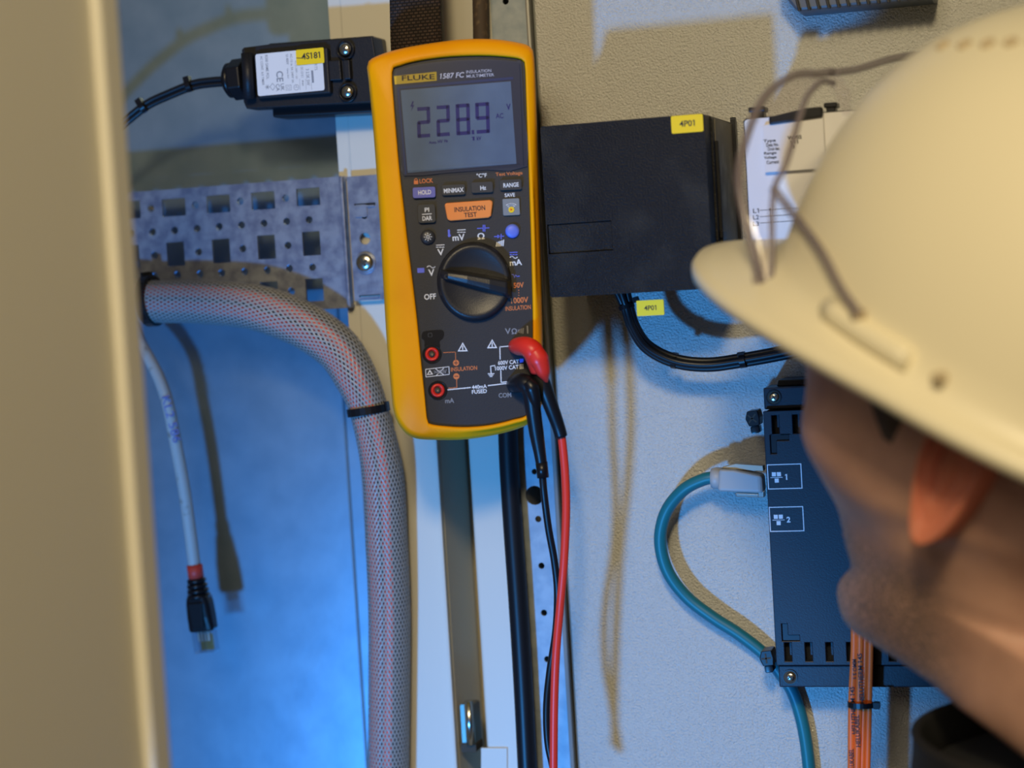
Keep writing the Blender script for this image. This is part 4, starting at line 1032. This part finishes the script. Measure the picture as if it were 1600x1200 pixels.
# warning signs and lines
for (x, y) in ((723, 543), (769, 538)):
    t_ = [(x, y-8), (x-8, y+6.2), (x+8, y+5.8)]; ti = [(x, y-5), (x-5.2, y+4.4), (x+5.2, y+4.1)]
    WH.prism(FM, [mw(*p) for p in t_], HF, HF+.0001, [[mw(*p) for p in ti]]); mline(WH, [(x, y-2), (x, y+3)], 1.6)
box_outline(WH, FM, [mw(*p) for p in ((665, 577), (701.5, 573), (702, 585), (665.5, 589))], 1.0*SU, HF+.0001)
t_ = [(671.5, 577.5), (666.8, 586), (676.8, 585)]; ti = [(671.5, 580.3), (669.2, 584.5), (674, 584)]; WH.prism(FM, [mw(*p) for p in t_], HF, HF+.0001, [[mw(*p) for p in ti]])
mtext(GR, '>600V', 688, 581, 20, 7); mline(WH, [(681, 576.5), (693, 585.5)], 1.2); mline(WH, [(693, 575.5), (682, 586.5)], 1.2)
mtext(GR, 'V', 793.5, 517.5, 9, 9); mtext(GR, '\u03a9', 803.5, 517.5, 8.5, 9)
for i in range(4): mline(GR, [(809.5+i*2.5, 519-i*-.6), (810.2+i*2.5, 515.5-i*.8)], 1.3)
mline(GR, [(824, 510), (824.5, 520)], 2.2); mtext(GR, 'COM', 789, 617.5, 20, 7.5); mtext(GR, 'mA', 702.5, 626, 14, 7.5)
mtext(WH, '600V CAT', 794.5, 566, 33, 6.5, ang=TILT); mtext(WH, '1000V CAT', 792, 574.5, 37, 6.5, ang=TILT)
BL.prism(FM, mrect(815, 563.5, 6, 6), HF, HF+.0001)
for i in range(3): mline(WH, [(812.5+i*2.3, 575.5), (812.5+i*2.3, 570)], 1.1)
mline(WH, [(812, 576.2), (818, 575.8)], .7); mline(WH, [(812, 569.5), (818, 569)], .7)
mline(WH, [(799, 540.5), (781, 542), (781.5, 561)], 1.5); mline(WH, [(782.5, 579.5), (783, 597.5), (797, 596)], 1.5); mline(WH, [(773, 571.2), (766.5, 572), (767.3, 583)], 1.4)
for i, ww in enumerate((9, 6, 3)): mline(WH, [(767.3-ww/2, 584+i*2.2), (767.3+ww/2, 583.8+i*2.2)], 1.3)
mline(WH, [(700, 609), (735, 605.5)], 1.6); mline(WH, [(763, 602.5), (797, 598.5)], 1.6)
mtext(WH, '440mA', 749, 604.3, 23.5, 6.2, ang=TILT); mtext(WH, 'FUSED', 749, 611.7, 23.5, 6.2, ang=TILT)
mline(OR, [(693, 551), (711.5, 550), (712, 563)], .9); mline(OR, [(713.5, 593), (713.8, 605.5), (701, 606.5)], .9)
for y, pm in ((567, 1), (588, 0)):
    u, v = mw(712.5 if pm else 713, y); OR.prism(FM, circ(u, v, 4.8*SU, 20), HF, HF+.0001)
mtext(OR, 'INSULATION', 725, 576, 41, 6.5, ang=TILT, bold=.01)
b = MB()
for y, pm in ((567, 1), (588, 0)):
    x = 712.5 if pm else 713
    mline(b, [(x-2.6, y), (x+2.6, y)], 1.1, HF+.00016)
    if pm: mline(b, [(x, y-2.6), (x, y+2.6)], 1.1, HF+.00016)
b.build('printed_legend', M['face'], meter, label='dark plus and minus signs')
WH.build('printed_legend', M['white'], meter, label='white lettering and lines on the meter face')
GR.build('printed_legend', M['greyp'], meter, label='grey lettering by the sockets')
OR.build('printed_legend', M['orange'], meter, label='orange lettering on the meter face')
BL.build('printed_legend', M['bluep'], meter, label='blue symbols on the meter face')

# ------------------------------------------------------------------ test leads
def mpt(px, py, h): return FM.w(px, py, h)
def lead_cable(pts): return [P(x, y, yy) for x, y, yy in pts]
# red
rl = thing('test_lead', 'red test lead plugged into the upper right socket of the meter', 'test lead', mpt(830, 600, 0))
b = MB(); b.smooth = True
b.tube([mpt(806, 541, -.001), mpt(811, 541, .006), mpt(822, 541.5, .012), mpt(832, 548, .0145), mpt(838, 562, .0135), mpt(843, 580, .012)], [.0040, .0046, .0050, .0054, .0052, .0046], 20, res=5)
o1 = b.build('plug_shroud', M['redp'], rl)
b = MB(); b.smooth = True
b.tube([mpt(829, 556, .0085), mpt(839, 578, .0095), mpt(850, 606, .0100), mpt(861, 635, .0085), mpt(872, 665, .006), mpt(877, 682, .005)], [.0030, .0042, .0042, .0038, .0034, .0032], 20, res=5)
b.build('plug_sleeve', M['rubber'], rl)
b = MB(); b.smooth = True
b.tube([mpt(834, 548, .0155), mpt(842, 562, .0158), mpt(849, 582, .0150), mpt(854.5, 598, .0128)], [.0046, .0052, .0036, .0006], 16, res=5); b.build('plug_inlay', M['redp'], rl)
b = MB(); b.smooth = True
b.tube([mpt(876, 678, .005), mpt(878.5, 690, .0047)]+lead_cable([(883, 740, -.078), (884.5, 800, -.078), (881, 880, -.078), (875, 950, -.077), (869, 1020, -.077), (866, 1100, -.076), (865, 1200, -.075), (865, 1290, -.075)]), .00215, 14, res=8); b.build('cable', M['redc'], rl)
# black
kl = thing('test_lead', 'black test lead plugged into the lower right common socket of the meter', 'test lead', mpt(820, 640, 0))
b = MB(); b.smooth = True
b.tube([mpt(805, 600, -.001), mpt(809, 599, .006), mpt(817, 598, .0115), mpt(825, 603, .0135), mpt(830, 618, .0125), mpt(833, 640, .0110), mpt(838, 675, .008), mpt(843, 705, .006), mpt(846, 724, .005)], [.0046, .0048, .0048, .0046, .0042, .0040, .0038, .0032, .0029], 20, res=5)
b.build('plug_sleeve', M['rubber'], kl)
b = MB(); b.smooth = True
b.tube([mpt(846, 722, .005), mpt(848.5, 746, .0045)], .0031, 16); b.build('strain_relief', M['blacks'], kl)
b = MB(); b.smooth = True
b.tube([mpt(824, 596, .0160), mpt(831, 606, .0165), mpt(836, 625, .0150), mpt(840, 652, .0110)], [.0028, .0038, .0030, .0006], 16, res=5)
b.build('plug_inlay', M['blacks'], kl)
b = MB(); b.smooth = True
b.tube([mpt(847.5, 740, .0045)]+lead_cable([(850, 770, -.082), (857, 825, -.078), (866, 875, -.074), (871, 925, -.071), (868.5, 985, -.070), (859, 1050, -.070), (854, 1105, -.071), (856, 1160, -.071), (865, 1205, -.070), (880, 1290, -.070)]), .0019, 14, res=8); b.build('cable', M['rubber'], kl)

# ------------------------------------------------------------------ person with hard hat and clear goggles
HA, HE, HR = R(47), R(21), R(15)
HS = .96
SR, SUp, SB = RT, UP, -fwd                   # screen right, up, toward the viewer
F0 = -SR*math.cos(HA) - SB*math.sin(HA); L0 = -SR*math.sin(HA) + SB*math.cos(HA); U0 = SUp.copy()
rx = Matrix.Rotation(HE, 3, SR); rz = Matrix.Rotation(-HR, 3, SB)
rot = rz @ rx
F0, L0, U0 = rot @ F0, rot @ L0, rot @ U0
HC = C(1600, 700, .842)                      # between the ears
def axes(A_, E_, R_):
    r_ = Matrix.Rotation(-R_, 3, SB) @ Matrix.Rotation(E_, 3, SR)
    return r_ @ (-SR*math.cos(A_) - SB*math.sin(A_)), r_ @ (-SR*math.sin(A_) + SB*math.cos(A_)), r_ @ SUp.copy()
F1, L1, U1 = F0, L0, U0                       # the hat sits tipped back on the head
def K(f, l, u): return HC + (F1*f + L1*l + U1*u)*HS
F0, L0, U0 = axes(R(47), R(14), R(8))
def H(f, l, u): return HC + (F0*f + L0*l + U0*u)*HS
HFm = Matrix((F0, L0, U0)).transposed()
def gs(x, c, s): return math.exp(-((x-c)/s)**2)
# head sections: u, front f, back f, half width l
SEC = [(0.118, 0.02, -0.03, 0.02), (0.112, 0.05, -0.062, 0.045), (0.098, 0.078, -0.084, 0.06), (0.078, 0.093, -0.096, 0.069), (0.055, 0.106, -0.101, 0.076), (0.035, 0.110, -0.101, 0.0775), (0.015, 0.106, -0.098, 0.076), (0.0, 0.097, -0.093, 0.074), (-0.018, 0.090, -0.087, 0.070), (-0.0351, 0.088, -0.08, 0.067), (-0.0521, 0.081, -0.074, 0.060), (-0.068, 0.076, -0.07, 0.054), (-0.082, 0.075, -0.068, 0.0495), (-0.096, 0.076, -0.067, 0.046), (-0.107, 0.071, -0.067, 0.043), (-0.114, 0.056, -0.068, 0.041), (-0.120, 0.037, -0.07, 0.041), (-0.127, 0.024, -0.074, 0.042), (-0.140, 0.016, -0.08, 0.046), (-0.168, 0.012, -0.088, 0.056), (-0.200, 0.012, -0.1, 0.070), (-0.245, 0.018, -0.112, 0.092)]
NT = 96
def interp(u):
    for i in range(len(SEC)-1):
        a, b2 = SEC[i], SEC[i+1]
        if a[0] >= u >= b2[0]:
            t = (a[0]-u)/(a[0]-b2[0]); p0 = SEC[max(i-1, 0)]; p3 = SEC[min(i+2, len(SEC)-1)]
            def cr(k): return 0.5*((2*a[k])+(b2[k]-p0[k])*t+(2*p0[k]-5*a[k]+4*b2[k]-p3[k])*t*t+(3*a[k]-p0[k]-3*b2[k]+p3[k])*t**3)
            return cr(1), cr(2), cr(3)
    return SEC[-1][1:]
def headpt(u, th):
    f_, bk, wd = interp(u)
    mid = (f_+bk)/2 if u < -.10 else (f_+bk)/2*.6+.4*(-.004)
    c, s = math.cos(th), math.sin(th)
    n_ = 2.25
    rfac = (abs(c)**n_+abs(s)**n_)**(-1/n_)
    f = mid+((f_-mid) if c > 0 else (mid-bk))*c*rfac; l = wd*s*rfac
    front = max(0, c)
    # jaw narrows toward the chin
    if c > 0 and -.115 < u < -.02: l *= 1-.32*(1-gs(c, 0, .62))*min(1, (-.02-u)/.06)
    al = abs(l)
    f += .012*gs(al, 0, .011)*gs(u, -.030, .012)*(front > .5) + .014*gs(al, 0, .009)*gs(u, -.010, .018)*(front > .5)   # nose
    f += .006*gs(al, .022, .024)*gs(u, .022, .010)*front       # brow ridge
    f -= .010*gs(al, .031, .016)*gs(u, .002, .012)*front       # eye socket
    f += .006*gs(al, 0, .022)*gs(u, -.062, .008)*(front > .5) - .003*gs(al, 0, .03)*gs(u, -.062, .002)*(front > .5)   # lips
    f += .006*gs(al, 0, .018)*gs(u, -.094, .012)*(front > .4) - .003*gs(al, 0, .03)*gs(u, -.078, .006)*(front > .4)
    ck = gs(u, -.010, .022)*gs(c, .62, .22)                    # cheekbone
    l += math.copysign(.009*ck, s); f += .010*ck
    l += math.copysign(.004*gs(u, -.075, .02)*gs(c, .12, .3), s)       # jaw angle
    l -= math.copysign(.003*gs(u, -.055, .016)*gs(c, .55, .2), s)      # hollow cheek
    if u < -.115: pass
    return f, l
def headup(u, th):                            # the jaw line rises toward the ear
    s_ = min(1, max(0, (-.000-u)/.115)); s_ = s_*s_*(3-2*s_)
    q_ = min(1, max(0, (.90-math.cos(th))/.9)); q_ = q_*q_*(3-2*q_)
    return u + .038*s_*q_
def zone(u, th): f, l = headpt(u, th); return H(f, l, u)
us = [.118-.350*k/110 for k in range(111)]
person = thing('person', 'man in white hard hat seen from behind, leaning toward the meter', 'person', H(-.02, 0, -.30))
b = MB(); b.smooth = True
rows = []
for u in us:
    k = max(0, (-.108-u)/.115)                # the neck leans back and down
    off = -.235*min(k, 1)**.66
    rows.append([H(headpt(u, 2*math.pi*t/NT)[0]+off, headpt(u, 2*math.pi*t/NT)[1], headup(u, 2*math.pi*t/NT)) for t in range(NT)])
b.loft(rows[::-1], cap0=True, cap1=True)
# shoulders and upper back continue under the jacket
b.m = 0
def ear(side):
    e0 = (-.014, .0740*side, .006)
    out = []
    nu, nv = 10, 40
    ha = R(4)
    def P_(pu, pv, h):                       # pu back, pv up in the plane of the ear
        f = e0[0] - pu*math.cos(ha) - h*math.sin(ha)*.3
        l = e0[1] + side*(pu*math.sin(ha)+.001 + h)
        return H(f-.006*pv/.03, l, e0[2]+pv)
    def outline(a):
        c, s = math.cos(a), math.sin(a)
        rx_ = .0185*(1.0 if c > 0 else .72)*(1-.22*max(0, -s)); ry_ = .0375
        return (c*rx_+.003, s*ry_)
    rings = []
    for fr_, h in ((1.0, -.012), (1.03, .003), (1.02, .0072), (.96, .0095), (.88, .0092), (.80, .0058), (.70, .0044), (.60, .0068), (.50, .0060), (.40, .0022), (.25, .0008), (.05, .0006)):
        rings.append([P_(outline(2*math.pi*k/nv)[0]*fr_+(.0)*(1-fr_), outline(2*math.pi*k/nv)[1]*fr_-(1-fr_)*.004, h*(1 if fr_ > .99 or h < 0 else (1-.5*gs(math.sin(2*math.pi*k/nv), -1, .5)))) for k in range(nv)])
    if side < 0: rings = [r[::-1] for r in rings]
    return rings
eb = MB(); eb.smooth = True
for sd in (1, -1):
    b.m = 1; b.loft(ear(sd), cap1=True)
b.m = 0
body = b.build('body', [M['skin'], M['earskin']], person, fix=True)
sm = body.modifiers.new('smooth', 'SMOOTH'); sm.factor = .4; sm.iterations = 2

def stubble(mt):
    """short beard and hairline colouring that belongs to the skin"""
    nt = mt.node_tree; bs = nt.nodes['Principled BSDF']; tc = nt.nodes.new('ShaderNodeTexCoord')
    Mi = HFm.inverted(); o0 = WM['person'].translation
    def lin(vec, off):
        d = nt.nodes.new('ShaderNodeVectorMath'); d.operation = 'DOT_PRODUCT'; nt.links.new(tc.outputs['Object'], d.inputs[0]); d.inputs[1].default_value = vec
        a = nt.nodes.new('ShaderNodeMath'); a.operation = 'ADD'; nt.links.new(d.outputs['Value'], a.inputs[0]); a.inputs[1].default_value = off; return a.outputs[0]
    f = lin(tuple(F0), (o0-HC).dot(F0)); u = lin(tuple(U0), (o0-HC).dot(U0))
    def mr(x, a, b_):
        r = nt.nodes.new('ShaderNodeMapRange'); r.interpolation_type = 'SMOOTHSTEP'; r.inputs[1].default_value = a; r.inputs[2].default_value = b_; nt.links.new(x, r.inputs[0]); return r.outputs[0]
    def mul(a, b_):
        m_ = nt.nodes.new('ShaderNodeMath'); m_.operation = 'MULTIPLY'
        for i, q in enumerate((a, b_)):
            if isinstance(q, (int, float)): m_.inputs[i].default_value = q
            else: nt.links.new(q, m_.inputs[i])
        return m_.outputs[0]
    jaw = mul(mul(mr(u, -.035, -.062), mr(u, -.150, -.110)), mr(f, -.022, .012))
    ns = nt.nodes.new('ShaderNodeTexNoise'); ns.inputs['Scale'].default_value = 700; nt.links.new(tc.outputs['Object'], ns.inputs['Vector'])
    fac = mul(mul(jaw, .78), mr(ns.outputs[0], .25, .6))
    src = bs.inputs['Base Color'].links[0].from_socket
    mx = nt.nodes.new('ShaderNodeMix'); mx.data_type = 'RGBA'; nt.links.new(fac, mx.inputs[0]); nt.links.new(src, mx.inputs[6]); mx.inputs[7].default_value = (.10, .085, .075, 1)
    nt.links.new(mx.outputs[2], bs.inputs['Base Color'])
stubble(M['skin'])

# eyes, brows, mouth
for sd in (1, -1):
    b = MB(); b.smooth = True; c = H(.085, .031*sd, .002); rg = []
    for i in range(9):
        a = -math.pi/2+math.pi*i/8; rg.append([c+(F0*math.sin(a)+(L0*math.cos(t)+U0*math.sin(t))*math.cos(a))*.0118 for t in [2*math.pi*k/16 for k in range(16)]])
    b.loft(rg); ey = b.build('eyeball', M['eye'], person, fix=True)
    b = MB(); b.prism(Fr(c+F0*.0112, L0, U0) if Fr(c, L0, U0).N.dot(F0) > 0 else Fr(c+F0*.0112, -L0, U0), circ(0, 0, .0052, 18), -.001, .0006); b.build('iris', M['iris'], ey)
    b = MB(); b.smooth = True; b.tube([H(.110, .014*sd, .022), H(.109, .024*sd, .026), H(.102, .036*sd, .025), H(.092, .046*sd, .019)], [.002, .0032, .0030, .001], 8, res=4); b.build('eyebrow', M['hair'], person)
def lipline(u_, dz, w_):
    q = []
    for t in (-1, -.5, 0, .5, 1):
        f_, l_ = headpt(u_, t*w_); q.append(H(f_-.0012, l_, u_+dz*(1-abs(t))))
    return q
b = MB(); b.smooth = True; b.tube(lipline(-.0605, .0012, .42), [.0008, .0026, .0032, .0026, .0008], 10, res=4)
b.tube(lipline(-.0655, -.0010, .38), [.0008, .0028, .0034, .0028, .0008], 10, res=4); b.build('mouth', M['lip'], person)
# cropped hair: cap just proud of the scalp
b = MB(); b.smooth = True
def hairrow(u):
    r = []
    for t in range(-40, 41):
        a = math.pi + t/40*math.pi*.62
        r.append(a)
    return r
rows = []
NU = 26
for i in range(NU+1):
    row = []
    for t in range(-44, 45):
        q_ = abs(t)/44; th = math.pi+t/44*math.pi*.66
        # hairline: low at the nape, up over the ear, down again in a short sideburn
        low = -.060+.086*min(1, max(0, (q_-.28)/.30))
        if q_ > .78: low = .026-.024*gs(q_, .85, .045)
        u = .116+(low-.116)*(i/NU)
        f, l = headpt(u, th); g = 1+.022*min(1, (NU-i)/2.0*1.0); f0, b0_, w0 = interp(u); md = (f0+b0_)/2*.6-.0016
        row.append(H(md+(f-md)*g, l*g, u))
    rows.append(row)
b.grid(rows); o = b.build('hair', M['hair'], person)

# ------------------------------------------------------------------ hard hat
hat = thing('hard_hat', 'cream white hard hat with short peak worn by the person', 'hard hat', K(0, 0, .03))
RU = .040                                    # rim height above the ears
def rim(th):
    c, s = math.cos(th), math.sin(th)
    a = .140 if c > 0 else .132; bw = .112
    n_ = 2.1; k = (abs(c/a)**n_+abs(s/bw)**n_)**(-1/n_)
    return k*c, k*s
NTH = 120
ths = [2*math.pi*k/NTH for k in range(NTH)]
def peak(th):                                # width of the brim by angle, 0 = straight ahead
    a = abs((th+math.pi) % (2*math.pi)-math.pi)
    return .009+.038*(gs(a, 0, .95)**1.2)
b = MB(); b.smooth = True
rows = []
def rimrow(scale, ext, du):
    r = []
    for th in ths:
        x, y = rim(th); L = math.hypot(x, y); e_ = peak(th)*ext; a = abs((th+math.pi) % (2*math.pi)-math.pi)
        up = -.015*gs(a, 0, .9)*ext - .007*max(0, (a-1.6)/1.5)   # peak dips a little, nape comes lower
        r.append(K(-.004+x*scale+x/L*e_, y*scale+y/L*e_, RU+du+up))
    return r
rows.append(rimrow(1.0, 1.0, -.007)); rows.append(rimrow(1.0, 1.03, -.0035)); rows.append(rimrow(1.0, 1.0, -.0005)); rows.append(rimrow(1.0, .8, .0005)); rows.append(rimrow(1.0, .4, .0025)); rows.append(rimrow(1.0, .14, .0055)); rows.append(rimrow(.995, 0, .011))
HH = .141
for k in range(1, 25):
    t = k/24*math.pi/2*.985
    cz, sz = math.cos(t)**.78, math.sin(t)**.95
    r = []
    for th in ths:
        x, y = rim(th); a = abs((th+math.pi) % (2*math.pi)-math.pi)
        du = .011+HH*sz
        ridge_ = .0035*gs(y*cz, 0, .016)*math.sin(t)
        r.append(K(-.004+x*cz*.995, y*cz*.995, RU+du-.007*max(0, (a-1.6)/1.5)*cz*.8+ridge_))
    rows.append(r)
b.loft(rows, cap1=True); sh = b.build('shell', M['hat'], hat, fix=True)
sd_ = sh.modifiers.new('solid', 'SOLIDIFY'); sd_.thickness = .0022; sd_.offset = -1
def hatpt(th, t, g=1.0):
    x, y = rim(th); cz, sz = math.cos(t)**.78, math.sin(t)**.95
    return K(-.004+x*cz*.995*g, y*cz*.995*g, RU+(.011+HH*sz)*(1 if g == 1 else 1+(g-1)*.9))
def prj(p):
    a = p-CP; z = a.dot(fwd); return 800+a.dot(RT)/z*FPX, 600-a.dot(UP)/z*FPX, z
_G = []
for i_ in range(0, 200):
    for j_ in range(0, 90):
        th_, t_ = R(20+i_), j_/90*1.54; q_ = hatpt(th_, t_); x_, y_, z_ = prj(q_)
        _G.append((x_, y_, th_, t_))
def onhat(px, py):
    return min(_G, key=lambda g: (g[0]-px)**2+(g[1]-py)**2)[2:]
for k in range(5):
    th, t = onhat(1472+k*36, 72-k*2)
    p0 = hatpt(th, t, 1.004); p1 = hatpt(th+.02, t, 1.004); p2 = hatpt(th, t+.02, 1.004)
    f = Fr(p0, p1-p0, p2-p0)
    if f.N.dot(p0-K(0, 0, .03)) < 0: f = Fr(p0, p0-p1, p2-p0)
    b = MB(); b.smooth = True; b.lathe(f, [(.0030, -.001), (.0030, .0004), (.0024, .0006), (.0020, .0002), (.0018, -.0005)], 18); v_ = b.build('vent', M['hatd'], hat, fix=True)
# inner harness band and side slot
b = MB(); b.smooth = True
b.loft([[K(-.004+rim(th)[0]*.80, rim(th)[1]*.80, RU+u_) for th in ths] for u_ in (-.012, .022)]); o = b.build('sweat_band', M['hatband'], hat)
o.modifiers.new('solid', 'SOLIDIFY').thickness = .003
b = MB()
pts = [hatpt(*onhat(1282+k*17, 503+k*9.5), 1.006) for k in range(9)]
b.smooth = True; b.tube(pts, .0048, 10)
b.build('accessory_slot', M['hat'], hat)
for px, py in ((1284, 506), (1350, 494), (1466, 607)):
    th, t = onhat(px, py); b = MB(); b.smooth = True; p_ = hatpt(th, t, 1.004); b.tube([p_, p_+(p_-K(0, 0, .05)).normalized()*.004], .0026, 10); b.build('rivet', M['hatd'], hat)

# ------------------------------------------------------------------ clear goggles resting on the hat
gg = thing('safety_goggles', 'clear safety goggles pushed up on the front of the hard hat', 'goggles', C(1230, 330, .86))
top = [(1300, 112, .905), (1278, 115, .895), (1239, 118, .880), (1193, 153, .862), (1165, 219, .850), (1154, 272, .842), (1160, 325, .838), (1180, 400, .834), (1196, 462, .832)]  # lower ends draw the reflection and shade on the brim as lens
bot = [(1302, 130, .905), (1284, 128, .895), (1262, 150, .880), (1250, 182, .866), (1238, 225, .856), (1226, 262, .848), (1209, 300, .842), (1206, 390, .836), (1204, 466, .832)]
tp_ = crom([tuple(C(*p)) for p in top], 5); bp_ = crom([tuple(C(*p)) for p in bot], 5)
b = MB(); b.smooth = True
rows = []
for a, c in zip(tp_, bp_):
    mid = (a+c)/2 - SB*.0 - SR*.010
    rows.append([a, a*.75+mid*.25+(mid-(a+c)/2)*.1, (a+c)/2+(-SR*.006), c*.75+mid*.25, c])
b.grid(rows); o = b.build('lens', M['goggle'], gg); o.modifiers.new('solid', 'SOLIDIFY').thickness = .0012
b = MB(); b.smooth = True; b.tube(tp_, .0019, 8); b.tube([tuple(p) for p in bp_], .0015, 8); b.build('lens_rim', M['gogframe'], gg)
b = MB(); b.smooth = True; b.tube([C(1207, 292, .842), C(1232, 325, .838)]+[hatpt(*onhat(x, y), 1.03) for x, y in ((1290, 395), (1322, 450), (1352, 500))], [.0018, .0020, .0018, .0018, .0022], 10, res=5); b.build('temple_arm', M['gogframe'], gg)
b = MB(); b.smooth = True; b.tube([C(1298, 114, .905), C(1340, 108, .925), C(1390, 93, .95), C(1440, 84, .98)], .0018, 8, res=4); b.build('temple_arm', M['gogframe'], gg)
b = MB(); b.smooth = True; b.tube([C(1296, 118, .904), C(1308, 132, .905), C(1318, 150, .908), C(1322, 178, .912)], [.0020, .0036, .0034, .0015], 10, res=5); b.build('nose_bridge', M['goggle'], gg)

# ------------------------------------------------------------------ jacket: shoulders and collar
JC = C(1720, 1190, .855)
jf = Vector((F0.x, F0.y, 0)).normalized(); jl = Vector((0, 0, 1)).cross(jf)
def J(f, l, z): return JC + jf*f + jl*l + Vector((0, 0, z))
b = MB(); b.smooth = True
SH = [(.000, 0, .070, .074), (-.020, 0, .085, .090), (-.050, -.005, .100, .130), (-.085, -.01, .110, .160), (-.14, -.02, .115, .175), (-.30, -.03, .115, .175)]
rows = [[J(c_0+rf*math.cos(t), rl*math.sin(t), z) for t in [2*math.pi*k/64 for k in range(64)]] for z, c_0, rf, rl in SH]
b.loft(rows[::-1], cap0=True, cap1=True)
jk = b.build('jacket', M['jacket'], person, fix=True); jk.modifiers.new('solid', 'SOLIDIFY').thickness = .003
b = MB(); b.smooth = True
rows = [[J(.080*k*math.cos(t), .080*k*math.sin(t), z+.004*math.cos(t)) for t in [2*math.pi*q/64 for q in range(64)]] for z, k in ((-.022, 1.04), (.000, 1.0), (.009, .99), (.011, 1.0))]
b.loft(rows); cl = b.build('collar', M['jacket'], person, fix=True); cl.modifiers.new('solid', 'SOLIDIFY').thickness = .004
